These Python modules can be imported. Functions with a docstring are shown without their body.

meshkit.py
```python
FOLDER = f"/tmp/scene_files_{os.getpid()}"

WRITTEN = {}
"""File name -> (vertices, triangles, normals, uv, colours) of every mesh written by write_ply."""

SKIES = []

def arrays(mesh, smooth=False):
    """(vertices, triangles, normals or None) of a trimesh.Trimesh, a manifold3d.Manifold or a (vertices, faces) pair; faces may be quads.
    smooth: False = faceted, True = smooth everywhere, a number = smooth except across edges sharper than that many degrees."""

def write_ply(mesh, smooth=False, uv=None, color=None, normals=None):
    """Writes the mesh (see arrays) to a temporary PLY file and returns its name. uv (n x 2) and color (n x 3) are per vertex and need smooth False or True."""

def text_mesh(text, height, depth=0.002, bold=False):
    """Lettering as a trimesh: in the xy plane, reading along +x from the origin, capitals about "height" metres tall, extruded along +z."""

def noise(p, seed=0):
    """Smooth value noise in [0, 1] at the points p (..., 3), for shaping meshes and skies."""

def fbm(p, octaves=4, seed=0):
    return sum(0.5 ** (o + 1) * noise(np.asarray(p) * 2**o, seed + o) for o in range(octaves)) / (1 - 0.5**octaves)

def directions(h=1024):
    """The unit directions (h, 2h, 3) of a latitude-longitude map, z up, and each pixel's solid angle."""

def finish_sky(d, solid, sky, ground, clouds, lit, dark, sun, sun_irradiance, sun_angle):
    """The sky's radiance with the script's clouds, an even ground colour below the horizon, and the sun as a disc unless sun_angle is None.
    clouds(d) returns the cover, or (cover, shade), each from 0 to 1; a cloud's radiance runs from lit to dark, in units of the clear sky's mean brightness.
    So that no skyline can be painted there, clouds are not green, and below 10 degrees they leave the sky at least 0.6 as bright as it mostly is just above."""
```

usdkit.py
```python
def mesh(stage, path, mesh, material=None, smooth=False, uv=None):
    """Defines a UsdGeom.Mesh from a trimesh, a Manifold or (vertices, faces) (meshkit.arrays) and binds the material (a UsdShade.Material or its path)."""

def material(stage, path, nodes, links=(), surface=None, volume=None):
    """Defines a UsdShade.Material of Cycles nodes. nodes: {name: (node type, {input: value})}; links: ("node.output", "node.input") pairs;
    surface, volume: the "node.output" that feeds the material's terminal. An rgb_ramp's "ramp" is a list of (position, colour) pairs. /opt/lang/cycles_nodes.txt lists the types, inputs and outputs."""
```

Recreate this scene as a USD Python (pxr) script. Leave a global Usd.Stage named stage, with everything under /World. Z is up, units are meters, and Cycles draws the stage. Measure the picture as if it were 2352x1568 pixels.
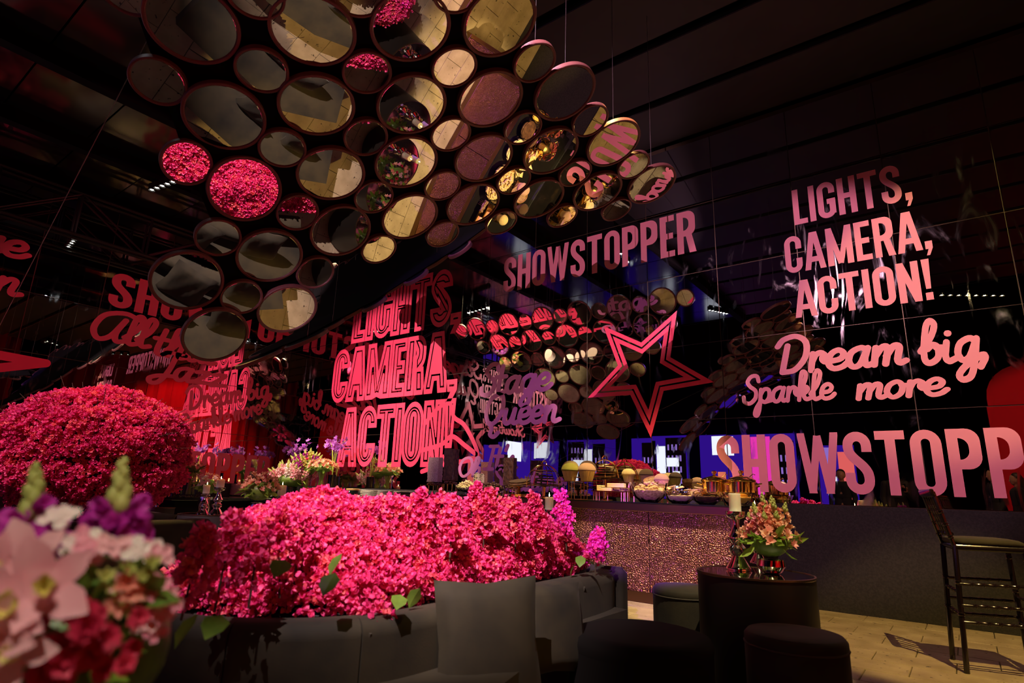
import math
import random

import numpy as np
import trimesh
import usdkit
from pxr import Gf, Sdf, Usd, UsdGeom, UsdLux, UsdShade, Vt
from shapely import LineString, Point, Polygon, affinity, box as sbox, union_all

rng = np.random.default_rng(11)
PI = math.pi
stage = Usd.Stage.CreateInMemory()
UsdGeom.SetStageUpAxis(stage, 'Z')
UsdGeom.SetStageMetersPerUnit(stage, 1.0)
UsdGeom.Xform.Define(stage, '/World')
UsdGeom.Scope.Define(stage, '/World/Looks')

# ---------------------------------------------------------------- camera
EYE = np.array([0.0, 0.0, 1.02])
FOCAL, YAW, PITCH, ROLL = 1342.55, .6528, .2508, .0333          # pixels of a 2352 wide frame, radians
_f0 = np.array([-math.sin(YAW), math.cos(YAW), 0.0])
_r0 = np.array([math.cos(YAW), math.sin(YAW), 0.0])
_k = np.array([0, 0, 1.0])
FWD = _f0 * math.cos(PITCH) + _k * math.sin(PITCH)
_u0 = -_f0 * math.sin(PITCH) + _k * math.cos(PITCH)
RIGHT = _r0 * math.cos(ROLL) + _u0 * math.sin(ROLL)
UP = -_r0 * math.sin(ROLL) + _u0 * math.cos(ROLL)
cam = UsdGeom.Camera.Define(stage, '/World/Camera')
cam.AddTransformOp().Set(Gf.Matrix4d(*[float(v) for row in ((*RIGHT, 0), (*UP, 0), (*-FWD, 0), (*EYE, 1)) for v in row]))
cam.CreateHorizontalApertureAttr(36.0)
cam.CreateVerticalApertureAttr(24.0)
cam.CreateFocalLengthAttr(FOCAL / 2352 * 36)
cam.CreateFStopAttr(2.2)
cam.CreateFocusDistanceAttr(5.6)
cam.CreateClippingRangeAttr(Gf.Vec2f(.05, 200))
cam.CreateExposureAttr(0.0)


def at(px, py, axis, value):
    """The point of the plane coordinate[axis] = value that the photograph shows at this pixel."""
    d = FWD + RIGHT * (px - 1176) / FOCAL - UP * (py - 784) / FOCAL
    return EYE + d * (value - EYE[axis]) / d[axis]


# ---------------------------------------------------------------- the lamps of the room
UsdGeom.Scope.Define(stage, '/World/Lights')


def spot(name, pos, target, color, power, cone, soft=.35, radius=.0):
    l = UsdLux.SphereLight.Define(stage, '/World/Lights/' + name)
    z = np.array(pos, float) - np.array(target, float)
    z /= np.linalg.norm(z)
    x = np.cross([0, 0, 1.0], z)
    x = np.array([1.0, 0, 0]) if np.linalg.norm(x) < 1e-4 else x / np.linalg.norm(x)
    y = np.cross(z, x)
    l.AddTransformOp().Set(Gf.Matrix4d(*[float(v) for row in ((*x, 0), (*y, 0), (*z, 0), (*pos, 1)) for v in row]))
    l.CreateColorAttr(Gf.Vec3f(*color))
    l.CreateIntensityAttr(power)
    l.CreateNormalizeAttr(True)
    l.CreateRadiusAttr(radius or .02)
    l.CreateTreatAsPointAttr(radius == 0)
    s = UsdLux.ShapingAPI.Apply(l.GetPrim())
    s.CreateShapingConeAngleAttr(cone)
    s.CreateShapingConeSoftnessAttr(soft)


WARM, WHITE, GOLD, PINK = (1, .80, .50), (1, .86, .74), (1, .66, .20), (1, .34, .52)
spot('flower_bed_spot', (-.8, -.5, 4.3), (-2.62, 2.35, .8), (1, .80, .82), 900, 17, .95)
spot('drum_table_spot', (-.2, 2.6, 5.0), (-1.12, 3.95, .75), WARM, 330, 7)
spot('floor_spot', (1.2, 3.0, 5.3), (-.25, 5.75, 0), GOLD, 420, 13, .4)
spot('buffet_spot', (-2.2, 5.3, 5.35), (-2.75, 6.0, 1.0), (1, .74, .34), 620, 16, .5)
spot('buffet_spot_far', (-4.6, 5.2, 5.35), (-4.9, 5.85, 1.0), (1, .74, .34), 460, 11, .5)
spot('counter_spot', (-6.8, 2.6, 5.3), (-8.4, 5.7, .9), (1, .84, .55), 420, 18)
spot('counter_spot_near', (-7.6, 5.0, 5.35), (-8.0, 6.0, .9), (1, .84, .5), 320, 26)
spot('ball_spot', (-3.3, -.8, 4.6), (-5.74, 1.83, 1.3), (1, .58, .68), 330, 13)
spot('aisle_spot', (-7.4, 1.0, 5.3), (-4.7, 2.9, 0), GOLD, 330, 12)
spot('inline_letters_spot', (-8.8, -1.2, 4.7), (-7.8, 6.77, 2.3), (1, .66, .70), 1000, 15)
spot('star_spot', (-1.6, -.6, 5.0), (-3.1, 6.77, 2.4), (1, .70, .80), 520, 10)
spot('queen_spot', (-2.6, -1.0, 2.3), (-5.1, 6.77, 1.9), (1, .60, .95), 75, 9)
spot('high_letters_spot', (-3.6, -1.2, 5.0), (-3.6, 6.77, 4.3), (1, .50, .72), 280, 13)
spot('right_letters_spot', (3.0, 2.6, 5.2), (.5, 6.77, 3.1), (1, .80, .30), 310, 15)
spot('right_letters_pink', (-1.6, .2, 5.2), (-1.2, 6.77, 2.5), (1, .50, .72), 330, 17)
spot('purple_wash', (-2.2, .4, 5.2), (-5.0, 6.77, 1.3), (.40, .12, 1), 130, 12)
spot('bar_purple', (-.2, -1.0, 2.6), (-2.5, 5.76, .5), (.45, .10, 1), 1000, 7)
spot('left_wall_wash', (-5.2, .5, 5.3), (-11.0, 4.6, 2.6), (1, .05, .14), 70, 26)
spot('sofa_spot', (.6, .4, 4.6), (-1.7, 1.95, .4), GOLD, 45, 8)
spot('bouquet_spot', (.55, -.75, 3.2), (-.75, .35, .85), (1, .86, .70), 70, 11)
spot('bar_gold', (-1.6, 3.0, 4.9), (-2.6, 5.76, .35), GOLD, 150, 13)

# ---------------------------------------------------------------- helpers
def mat(name, nodes, links=(), surface='p.BSDF'):
    return usdkit.material(stage, '/World/Looks/' + name, nodes, links, surface=surface)


_plain = {}


def plain(name, color, rough=.5, metal=0., **kw):
    if name not in _plain:
        _plain[name] = mat(name, {'p': ('principled_bsdf', dict(base_color=color, roughness=rough, metallic=metal, **kw))})
    return _plain[name]


def glow(name, color, strength):
    if name not in _plain:
        _plain[name] = mat(name, {'e': ('emission', dict(color=color, strength=strength))}, surface='e.emission')
    return _plain[name]


def noisy(name, c1, c2, scale, rough=.6, metal=0., bump=0., detail=3, lo=.35, hi=.65, bscale=None, **kw):
    """Two colours mixed by noise in the thing's own space."""
    n = {'t': ('texture_coordinate', {}), 'n': ('noise_texture', dict(scale=scale, detail=detail)), 'r': ('rgb_ramp', {'ramp': [(0, c1), (lo, c1), (hi, c2), (1, c2)]}),
         'p': ('principled_bsdf', dict(roughness=rough, metallic=metal, **kw))}
    l = [('t.object', 'n.vector'), ('n.fac', 'r.fac'), ('r.color', 'p.base_color')]
    if bump:
        n['b'] = ('bump', dict(strength=bump, distance=.01))
        n['n2'] = ('noise_texture', dict(scale=bscale or scale * 2, detail=4))
        l += [('t.object', 'n2.vector'), ('n2.fac', 'b.height'), ('b.normal', 'p.normal')]
    return mat(name, n, l)


def petal(name, c1, c2, translucent=.35, rough=.55):
    """A petal: colour varies from copy to copy and over the petal, some light comes through."""
    return mat(name, {'o': ('object_info', {}), 'g': ('geometry', {}), 'w': ('noise_texture', dict(scale=38.0, detail=2)), 'a': ('mix_float', dict(fac=.5)), 'r': ('rgb_ramp', {'ramp': [(.2, c1), (.8, c2)]}),
                      'p': ('principled_bsdf', dict(roughness=rough)), 't': ('translucent_bsdf', {}), 'm': ('mix_closure', dict(fac=translucent))},
               [('g.position', 'w.vector'), ('o.random', 'a.a'), ('w.fac', 'a.b'), ('a.result', 'r.fac'), ('r.color', 'p.base_color'), ('r.color', 't.color'), ('p.BSDF', 'm.closure1'), ('t.BSDF', 'm.closure2')], 'm.closure')


class MB:
    """Collects shapes into one mesh."""
    def __init__(s): s.v, s.f, s.n = [], [], 0

    def add(s, v, f, m=None):
        v = np.asarray(v, float)
        if m is not None: v = v @ m[:3, :3].T + m[:3, 3]
        f = np.asarray(f, int)
        if f.shape[1] == 4: f = np.vstack([f[:, [0, 1, 2]], f[:, [0, 2, 3]]])
        s.v.append(v); s.f.append(f + s.n); s.n += len(v)
        return s

    def tm(s, t, m=None): return s.add(t.vertices, t.faces, m)

    def box(s, x0, y0, z0, x1, y1, z1, m=None, c=0.):
        """A box, its edges chamfered by c."""
        if c:
            p = rbox_poly(x0, y0, x1, y1, c)
            return s.loft([[(x, y, z0) for x, y in shrink(p, c)], [(x, y, z0 + c) for x, y in p], [(x, y, z1 - c) for x, y in p], [(x, y, z1) for x, y in shrink(p, c)]], m)
        v = [(x, y, z) for x in (x0, x1) for y in (y0, y1) for z in (z0, z1)]
        return s.add(v, [(0, 1, 3, 2), (4, 6, 7, 5), (0, 4, 5, 1), (2, 3, 7, 6), (0, 2, 6, 4), (1, 5, 7, 3)], m)

    def loft(s, rings, m=None, caps=True):
        k = len(rings[0]); v = [q for r in rings for q in r]; f = []
        for i in range(len(rings) - 1):
            for j in range(k):
                a, b = i * k + j, i * k + (j + 1) % k
                f += [(a, b, b + k), (a, b + k, a + k)]
        if caps:
            for i, flip in ((0, True), (len(rings) - 1, False)):
                c = len(v); v.append(tuple(np.mean(rings[i], 0)))
                for j in range(k):
                    a, b = i * k + j, i * k + (j + 1) % k
                    f.append((b, a, c) if flip else (a, b, c))
        return s.add(v, f, m)

    def lathe(s, prof, n=24, m=None, fn=None):
        """prof: (radius, z) from bottom to top; fn(angle, row) scales the radius."""
        prof = [(max(r, 1e-5), z) for r, z in prof]; rings = []
        for i, (r, z) in enumerate(prof):
            rings.append([((r * (fn(a, i) if fn else 1)) * math.cos(a), (r * (fn(a, i) if fn else 1)) * math.sin(a), z) for a in np.arange(n) * 2 * PI / n])
        return s.loft(rings, m, caps=False)

    def tube(s, pts, r, n=8, m=None):
        pts = np.array(pts, float); rr = np.broadcast_to(r, (len(pts),))
        t = np.gradient(pts, axis=0); t /= np.linalg.norm(t, axis=1, keepdims=True) + 1e-12
        u = np.cross(t[0], [0, 0, 1.0] if abs(t[0][2]) < .9 else [1.0, 0, 0]); rings = []
        for p, d, q in zip(pts, t, rr):
            u = u - d * (u @ d); u /= np.linalg.norm(u) + 1e-12
            w = np.cross(d, u)
            rings.append([tuple(p + q * (math.cos(a) * u + math.sin(a) * w)) for a in np.arange(n) * 2 * PI / n])
        return s.loft(rings, m)

    def prism(s, shape, depth, m=None):
        for g in getattr(shape, 'geoms', [shape]):
            if g.is_empty or g.geom_type != 'Polygon' or g.area < 1e-8: continue
            s.tm(trimesh.creation.extrude_polygon(g, depth, engine='earcut'), m)
        return s

    def arrays(s): return np.vstack(s.v), np.vstack(s.f)


def rbox_poly(x0, y0, x1, y1, r, n=4):
    out = []
    for cx, cy, a in ((x1 - r, y1 - r, 0), (x0 + r, y1 - r, PI / 2), (x0 + r, y0 + r, PI), (x1 - r, y0 + r, 1.5 * PI)):
        out += [(cx + r * math.cos(a + t), cy + r * math.sin(a + t)) for t in np.linspace(0, PI / 2, n)]
    return out


def shrink(p, c):
    m = np.mean(p, 0)
    return [tuple(np.array(q) - np.sign(np.array(q) - m) * c * .7) for q in p]


def TM(loc=(0, 0, 0), rz=0., rx=0., ry=0., sc=1.):
    cz, sz, cx, sx, cy, sy = math.cos(rz), math.sin(rz), math.cos(rx), math.sin(rx), math.cos(ry), math.sin(ry)
    R = np.array([[cz, -sz, 0], [sz, cz, 0], [0, 0, 1]]) @ np.array([[cy, 0, sy], [0, 1, 0], [-sy, 0, cy]]) @ np.array([[1, 0, 0], [0, cx, -sx], [0, sx, cx]])
    m = np.eye(4); m[:3, :3] = R * np.asarray(sc); m[:3, 3] = loc
    return m


def frame(z, loc=(0, 0, 0), sc=1., spin=0.):
    """Matrix whose z axis points along z."""
    z = np.array(z, float); z /= np.linalg.norm(z)
    x = np.cross([0, 0, 1.0], z) if abs(z[2]) < .98 else np.cross([0, 1.0, 0], z)
    x /= np.linalg.norm(x); y = np.cross(z, x)
    x, y = x * math.cos(spin) + y * math.sin(spin), -x * math.sin(spin) + y * math.cos(spin)
    m = np.eye(4); m[:3, :3] = np.stack([x, y, z], 1) * sc; m[:3, 3] = loc
    return m


_names = {}


def path_of(parent, name):
    base = f'{parent}/{name}'
    k = _names.get(base, 0); _names[base] = k + 1
    return base if k == 0 else f'{base}_{k:03d}'


def tag(prim, label=None, cat=None, group=None, kind=None):
    p = prim.GetPrim() if hasattr(prim, 'GetPrim') else prim
    for k, v in (('label', label), ('category', cat), ('group', group), ('kind', kind)):
        if v: p.SetCustomDataByKey(k, v)
    return p


def gf(m): return Gf.Matrix4d(*[float(x) for x in np.asarray(m).T.ravel()])


def thing(name, label=None, cat=None, group=None, m=None, kind=None, parent='/World'):
    x = UsdGeom.Xform.Define(stage, path_of(parent, name))
    x.AddTransformOp().Set(gf(np.eye(4) if m is None else m))
    tag(x, label, cat, group, kind)
    return str(x.GetPath())


def part(parent, name, mb, material, smooth=35, label=None, kind=None):
    g = usdkit.mesh(stage, path_of(parent, name), mb.arrays() if isinstance(mb, MB) else mb, material, smooth=smooth)
    if label or kind: tag(g, label, kind=kind)
    return str(g.GetPath())


def single(name, mb, material, label, cat, group=None, smooth=35, kind=None):
    p = part('/World', name, mb, material, smooth)
    tag(stage.GetPrimAtPath(p), label, cat, group, kind)
    return p


def copy(src, m, label=None, cat=None, group=None):
    """The same thing again, with copies of its parts, at matrix m."""
    sp = stage.GetPrimAtPath(src)
    name = sp.GetName()
    while name[-4:-3] == '_' and name[-3:].isdigit(): name = name[:-4]
    was = sp.GetCustomData()
    x = UsdGeom.Xform.Define(stage, path_of('/World', name))
    x.GetPrim().GetReferences().AddInternalReference(src)
    x.GetPrim().SetInstanceable(True)
    x.ClearXformOpOrder()
    op = x.GetPrim().GetAttribute('xformOp:transform')
    x.AddTransformOp().Set(gf(m)) if not op else (op.Set(gf(m)), x.SetXformOpOrder([UsdGeom.XformOp(op)]))
    tag(x, label or was.get('label'), cat or was.get('category'), group or was.get('group'))
    return str(x.GetPath())


def instancer(path, protos, pos, quats, scales, idx, kind='stuff'):
    """protos: (mesh arrays, material) pairs; a PointInstancer of them."""
    pi = UsdGeom.PointInstancer.Define(stage, path)
    rel = pi.CreatePrototypesRel()
    for k, (mb, material) in enumerate(protos):
        g = usdkit.mesh(stage, f'{path}/blossom_{k + 1:03d}' if k else f'{path}/blossom', mb.arrays() if isinstance(mb, MB) else mb, material, smooth=60)
        rel.AddTarget(g.GetPath())
    pi.CreatePositionsAttr(Vt.Vec3fArray.FromNumpy(np.asarray(pos, np.float32)))
    q = np.asarray(quats, np.float32)
    pi.CreateOrientationsAttr(Vt.QuathArray([Gf.Quath(float(a), float(b), float(c), float(d)) for a, b, c, d in q]))
    pi.CreateScalesAttr(Vt.Vec3fArray.FromNumpy(np.repeat(np.asarray(scales, np.float32)[:, None], 3, 1)))
    pi.CreateProtoIndicesAttr(Vt.IntArray.FromNumpy(np.asarray(idx, np.int32)))
    if kind: tag(pi, kind=kind)
    return pi


def quat_from(z, spin):
    """Quaternions turning +z to the directions z, after a spin about z."""
    z = np.asarray(z, float); z = z / np.linalg.norm(z, axis=1, keepdims=True)
    w = 1 + z[:, 2]; w = np.maximum(w, 1e-4)
    q = np.stack([w, -z[:, 1], z[:, 0], np.zeros(len(z))], 1); q /= np.linalg.norm(q, axis=1, keepdims=True)
    s = np.stack([np.cos(spin / 2), 0 * spin, 0 * spin, np.sin(spin / 2)], 1)
    a, b = q.T, s.T
    return np.stack([a[0] * b[0] - a[3] * b[3], a[1] * b[0] + a[2] * b[3], a[2] * b[0] - a[1] * b[3], a[0] * b[3] + a[3] * b[0]], 1)

# ---------------------------------------------------------------- lettering: own strokes, no font
def rbox(x0, y0, x1, y1, r):
    r = max(min(r, (x1 - x0) / 2 - 1e-3, (y1 - y0) / 2 - 1e-3), 1e-3)
    return sbox(x0 + r, y0 + r, x1 - r, y1 - r).buffer(r, 6)


def stroke(pts, t):
    return LineString(pts).buffer(t / 2, cap_style='flat', join_style='mitre')


def bez(a, b, c, d, n=10):
    s = np.linspace(0, 1, n)[:, None]
    a, b, c, d = map(np.array, (a, b, c, d))
    return ((1 - s) ** 3 * a + 3 * (1 - s) ** 2 * s * b + 3 * (1 - s) * s * s * c + s ** 3 * d).tolist()


def arc(cx, cy, r, a0, a1, n=10):
    return [(cx + r * math.cos(a), cy + r * math.sin(a)) for a in np.linspace(a0, a1, n)]


def cap_glyph(ch, w, t, tv):
    """A condensed capital, one unit tall: (shape, width)."""
    full = sbox(-1, 0, 3, 1)
    o = lambda w=w: rbox(0, 0, w, 1, w / 2).difference(rbox(t, tv, w - t, 1 - tv, w / 2 - t * .8))
    if ch == 'I': return sbox(0, 0, t, 1), t
    if ch == 'L': return union_all([sbox(0, 0, t, 1), sbox(0, 0, w * .8, tv)]), w * .8
    if ch == 'E': return union_all([sbox(0, 0, t, 1), sbox(0, 0, w * .82, tv), sbox(0, 1 - tv, w * .82, 1), sbox(0, .5 - tv / 2, w * .74, .5 + tv / 2)]), w * .82
    if ch == 'H': return union_all([sbox(0, 0, t, 1), sbox(w - t, 0, w, 1), sbox(0, .5 - tv / 2, w, .5 + tv / 2)]), w
    if ch == 'T': return union_all([sbox(w / 2 - t / 2, 0, w / 2 + t / 2, 1), sbox(0, 1 - tv, w, 1)]), w
    if ch == 'O': return o(), w
    if ch == 'C': return o().difference(sbox(w / 2, .38, w + 1, .63)), w
    if ch == 'G': return o().difference(sbox(w / 2, .5, w + 1, .67)).union(sbox(w * .52, .38, w, .38 + tv)).union(sbox(w - t, .1, w, .5)), w
    if ch in 'PR':
        bowl = rbox(-.3, .40, w, 1, w * .42).difference(rbox(-.3, .40 + tv, w - t, 1 - tv, w * .3)).intersection(sbox(t / 2, 0, w, 1))
        g = sbox(0, 0, t, 1).union(bowl)
        if ch == 'R': g = g.union(Polygon([(w * .45, .46), (w * .45 + t * .95, .46), (w * 1.02, 0), (w * 1.02 - t * 1.05, 0)]))
        return g, w
    if ch == 'S':
        r = w / 2 - t / 2
        p = [(w - t / 2, .67)] + arc(w / 2, 1 - w / 2, r, 0, math.pi) + bez((t / 2, .74), (t / 2, .55), (w - t / 2, .48), (w - t / 2, .27)) + arc(w / 2, w / 2, r, 0, -math.pi) + [(t / 2, .34)]
        return LineString(p).buffer(t / 2, 5, cap_style='flat', join_style='round'), w
    if ch == 'A':
        W = w * 1.12
        g = union_all([stroke([(t * .45 - .03, -.1), (W / 2 - t * .05, 1.1)], t * .95), stroke([(W - t * .45 + .03, -.1), (W / 2 + t * .05, 1.1)], t * .95), sbox(W * .25, .2, W * .75, .2 + tv)])
        return g.intersection(full), W
    if ch == 'M':
        W = w * 1.4
        g = union_all([sbox(0, 0, t, 1), sbox(W - t, 0, W, 1), stroke([(t * .4, 1.1), (W / 2, .04)], t * .85), stroke([(W - t * .4, 1.1), (W / 2, .04)], t * .85)])
        return g.intersection(sbox(0, 0, W, 1)), W
    if ch == 'N': return union_all([sbox(0, 0, t, 1), sbox(w - t, 0, w, 1), stroke([(t * .3, 1.1), (w - t * .3, -.1)], t * .9)]).intersection(sbox(0, 0, w, 1)), w
    if ch == 'W':
        W = w * 1.55
        xs = [t * .42, W * .29, W / 2, W * .71, W - t * .42]
        g = union_all([stroke([(xs[0] - .02, 1.1), (xs[1] + .02, -.1)], t * .85), stroke([(xs[1] - .02, -.1), (xs[2], .95)], t * .8), stroke([(xs[2], .95), (xs[3] + .02, -.1)], t * .8), stroke([(xs[3] - .02, -.1), (xs[4] + .02, 1.1)], t * .85)])
        return g.intersection(sbox(0, 0, W, 1)), W
    if ch == ',': return Polygon([(0, .19), (t, .19), (t, .02), (t * .5, -.15), (t * .05, -.15), (t * .4, 0), (0, 0)]), t
    if ch == '!': return union_all([Polygon([(0, 1), (t * 1.05, 1), (t * .85, .27), (t * .2, .27)]), sbox(t * .05, 0, t, .18)]), t * 1.05
    return None, w * .6


def caps(text, box_, w=.44, t=.17, tv=.14, gap=.065, inline=False):
    """Shapes of the letters of TEXT fitted to box_ = (u0, z0, u1, z1)."""
    out, x = [], 0.
    for ch in text:
        g, adv = cap_glyph(ch, w, t, tv)
        if g is not None:
            if inline:
                a = t * .27
                g = g.difference(g.buffer(-a, join_style='mitre').difference(g.buffer(-a * 1.36, join_style='mitre')))
            out.append(affinity.translate(g, x, 0))
        x += adv + gap
    x -= gap
    u0, z0, u1, z1 = box_
    return [affinity.affine_transform(g, [(u1 - u0) / x, 0, 0, z1 - z0, u0, z0]) for g in out]


SCRIPT = {
    'a': (.50, [[(.40, .43), (.28, .50), (.10, .40), (.06, .18), (.16, .02), (.30, .08), (.40, .40)], [(.42, .48), (.38, .2), (.43, .03), (.56, .07)]]),
    'r': (.38, [[(.08, .47), (.08, .02)], [(.08, .24), (.14, .42), (.24, .48), (.33, .42)], [(.32, .43), (.30, .30), (.36, .22), (.44, .24)]]),
    'e': (.42, [[(.06, .22), (.30, .26), (.36, .40), (.24, .50), (.09, .40), (.06, .16), (.18, .02), (.36, .05), (.47, .16)]]),
    'm': (.64, [[(.08, .46), (.08, .02)], [(.08, .22), (.20, .46), (.31, .42), (.30, .02)], [(.30, .22), (.42, .46), (.53, .42), (.52, .12), (.58, .02), (.68, .07)]]),
    'b': (.46, [[(.00, .30), (.20, .60), (.27, .88), (.17, 1.0), (.09, .85), (.07, .3), (.12, .06), (.25, .02), (.38, .14), (.36, .36), (.25, .43), (.15, .34)], [(.33, .36), (.50, .34)]]),
    'i': (.26, [[(.08, .46), (.07, .14), (.15, .02), (.28, .07)], [(.09, .66), (.11, .66)]]),
    'g': (.50, [[(.40, .43), (.28, .50), (.10, .40), (.06, .18), (.16, .02), (.30, .08), (.40, .40)], [(.42, .48), (.40, 0), (.34, -.34), (.18, -.42), (.10, -.30), (.24, -.10), (.54, .10)]]),
    'p': (.47, [[(.09, .47), (.10, -.20), (.04, -.44), (-.05, -.40), (-.02, -.2), (.10, .04)], [(.09, .28), (.20, .47), (.37, .44), (.40, .18), (.28, .02), (.14, .08)], [(.30, .03), (.50, .07)]]),
    'k': (.44, [[(.00, .20), (.19, .58), (.24, .88), (.15, 1.0), (.08, .85), (.08, .02)], [(.08, .2), (.24, .46), (.34, .38), (.26, .26), (.12, .22)], [(.18, .24), (.30, .04), (.46, .07)]]),
    'l': (.29, [[(.00, .20), (.19, .5), (.26, .86), (.16, 1.0), (.08, .84), (.09, .2), (.17, .02), (.32, .07)]]),
    'o': (.46, [[(.26, .5), (.10, .40), (.06, .18), (.2, .01), (.36, .12), (.38, .36), (.26, .5)], [(.36, .38), (.50, .36)]]),
    't': (.31, [[(.12, .88), (.09, .2), (.17, .02), (.33, .07)], [(-.05, .55), (.28, .55)]]),
    'u': (.52, [[(.08, .46), (.06, .14), (.16, .02), (.30, .12), (.38, .46)], [(.39, .46), (.36, .12), (.43, .02), (.56, .07)]]),
    'n': (.50, [[(.08, .46), (.08, .02)], [(.08, .22), (.21, .46), (.34, .42), (.33, .12), (.40, .02), (.54, .07)]]),
    's': (.42, [[(-.02, .10), (.20, .48), (.24, .52), (.26, .34), (.34, .14), (.22, .0), (.06, .06)], [(.24, .02), (.46, .10)]]),
    'h': (.50, [[(.00, .20), (.19, .58), (.24, .88), (.15, 1.0), (.08, .85), (.08, .02)], [(.08, .22), (.21, .46), (.34, .42), (.33, .12), (.40, .02), (.54, .07)]]),
    'w': (.62, [[(.08, .46), (.06, .12), (.16, .02), (.28, .14), (.32, .44)], [(.32, .44), (.30, .12), (.40, .02), (.52, .14), (.54, .44), (.66, .36)]]),
    'z': (.46, [[(.06, .43), (.20, .47), (.38, .44), (.09, .04), (.26, .05), (.50, .08)]]),
    'A': (.76, [[(.92, .86), (.56, .98), (.16, .80), (.05, .34), (.22, .02), (.46, .16), (.62, .72)], [(.63, .76), (.54, .3), (.62, .03), (.82, .08)]]),
    'J': (.56, [[(.12, .86), (.24, .97), (.66, .95)], [(.46, .96), (.42, .3), (.30, -.14), (.12, -.22), (.05, -.06), (.26, .08), (.58, .12)]]),
    'D': (.76, [[(.02, .76), (.14, .94), (.42, 1.0), (.66, .80), (.68, .4), (.48, .08), (.20, .03)], [(.25, .76), (.20, .04)]]),
    'S': (.52, [[(.50, .78), (.42, .97), (.22, .97), (.10, .78), (.22, .60), (.42, .44), (.44, .18), (.26, .0), (.06, .06), (.01, .24)]]),
    'Q': (.70, [[(.42, .99), (.16, .84), (.06, .4), (.24, .03), (.5, .14), (.64, .5), (.56, .9), (.36, .99)], [(.26, .06), (.36, -.12), (.34, -.30), (.48, -.38), (.62, -.26)]]),
    'I': (.44, [[(.10, .96), (.44, .96)], [(.27, .95), (.22, .04)], [(.02, .03), (.38, .03)]]),
    'O': (.72, [[(.36, .98), (.12, .82), (.06, .4), (.26, .02), (.52, .1), (.66, .5), (.56, .88), (.36, .98)]]),
    "'": (.16, [[(.10, .98), (.06, .78)]]),
    ',': (.20, [[(.08, .10), (.10, .02), (.02, -.16)]]),
    '!': (.24, [[(.16, .98), (.10, .30)], [(.08, .02), (.09, .02)]]),
    ' ': (.26, []),
}


def smooth_line(p, n=7):
    p = np.array(p, float)
    if len(p) < 3: return p
    q = np.vstack([2 * p[0] - p[1], p, 2 * p[-1] - p[-2]])
    if np.allclose(p[0], p[-1]): q[0], q[-1] = p[-2], p[1]
    s = np.linspace(0, 1, n, endpoint=False)[:, None]
    out = [.5 * (2 * b + (c - a) * s + (2 * a - 5 * b + 4 * c - d) * s ** 2 + (3 * b - a - 3 * c + d) * s ** 3) for a, b, c, d in zip(q[:-3], q[1:-2], q[2:-1], q[3:])]
    return np.vstack(out + [p[-1:]])


def script(text, u0, z0, u1, height, pen=.145, slant=.16, turn=0.):
    """Shapes of the joined words of TEXT: baseline from (u0, z0), width to u1, ascender height HEIGHT, turned by TURN degrees about its start."""
    words, x, cur = [], 0., []
    for ch in text + ' ':
        adv, strokes = SCRIPT[ch]
        if ch == ' ' and cur:
            words.append(union_all(cur)); cur = []
        for p in strokes:
            q = smooth_line(p)
            cur.append(LineString([(x + a + slant * b, b) for a, b in q]).buffer(pen / 2, 5))
        x += adv
    x -= SCRIPT[' '][0]
    sx = (u1 - u0) / x
    out = [affinity.affine_transform(g, [sx, 0, 0, height, u0, z0]).simplify(height * .004) for g in words]
    return [affinity.rotate(g, turn, origin=(u0, z0)) for g in out]

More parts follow.
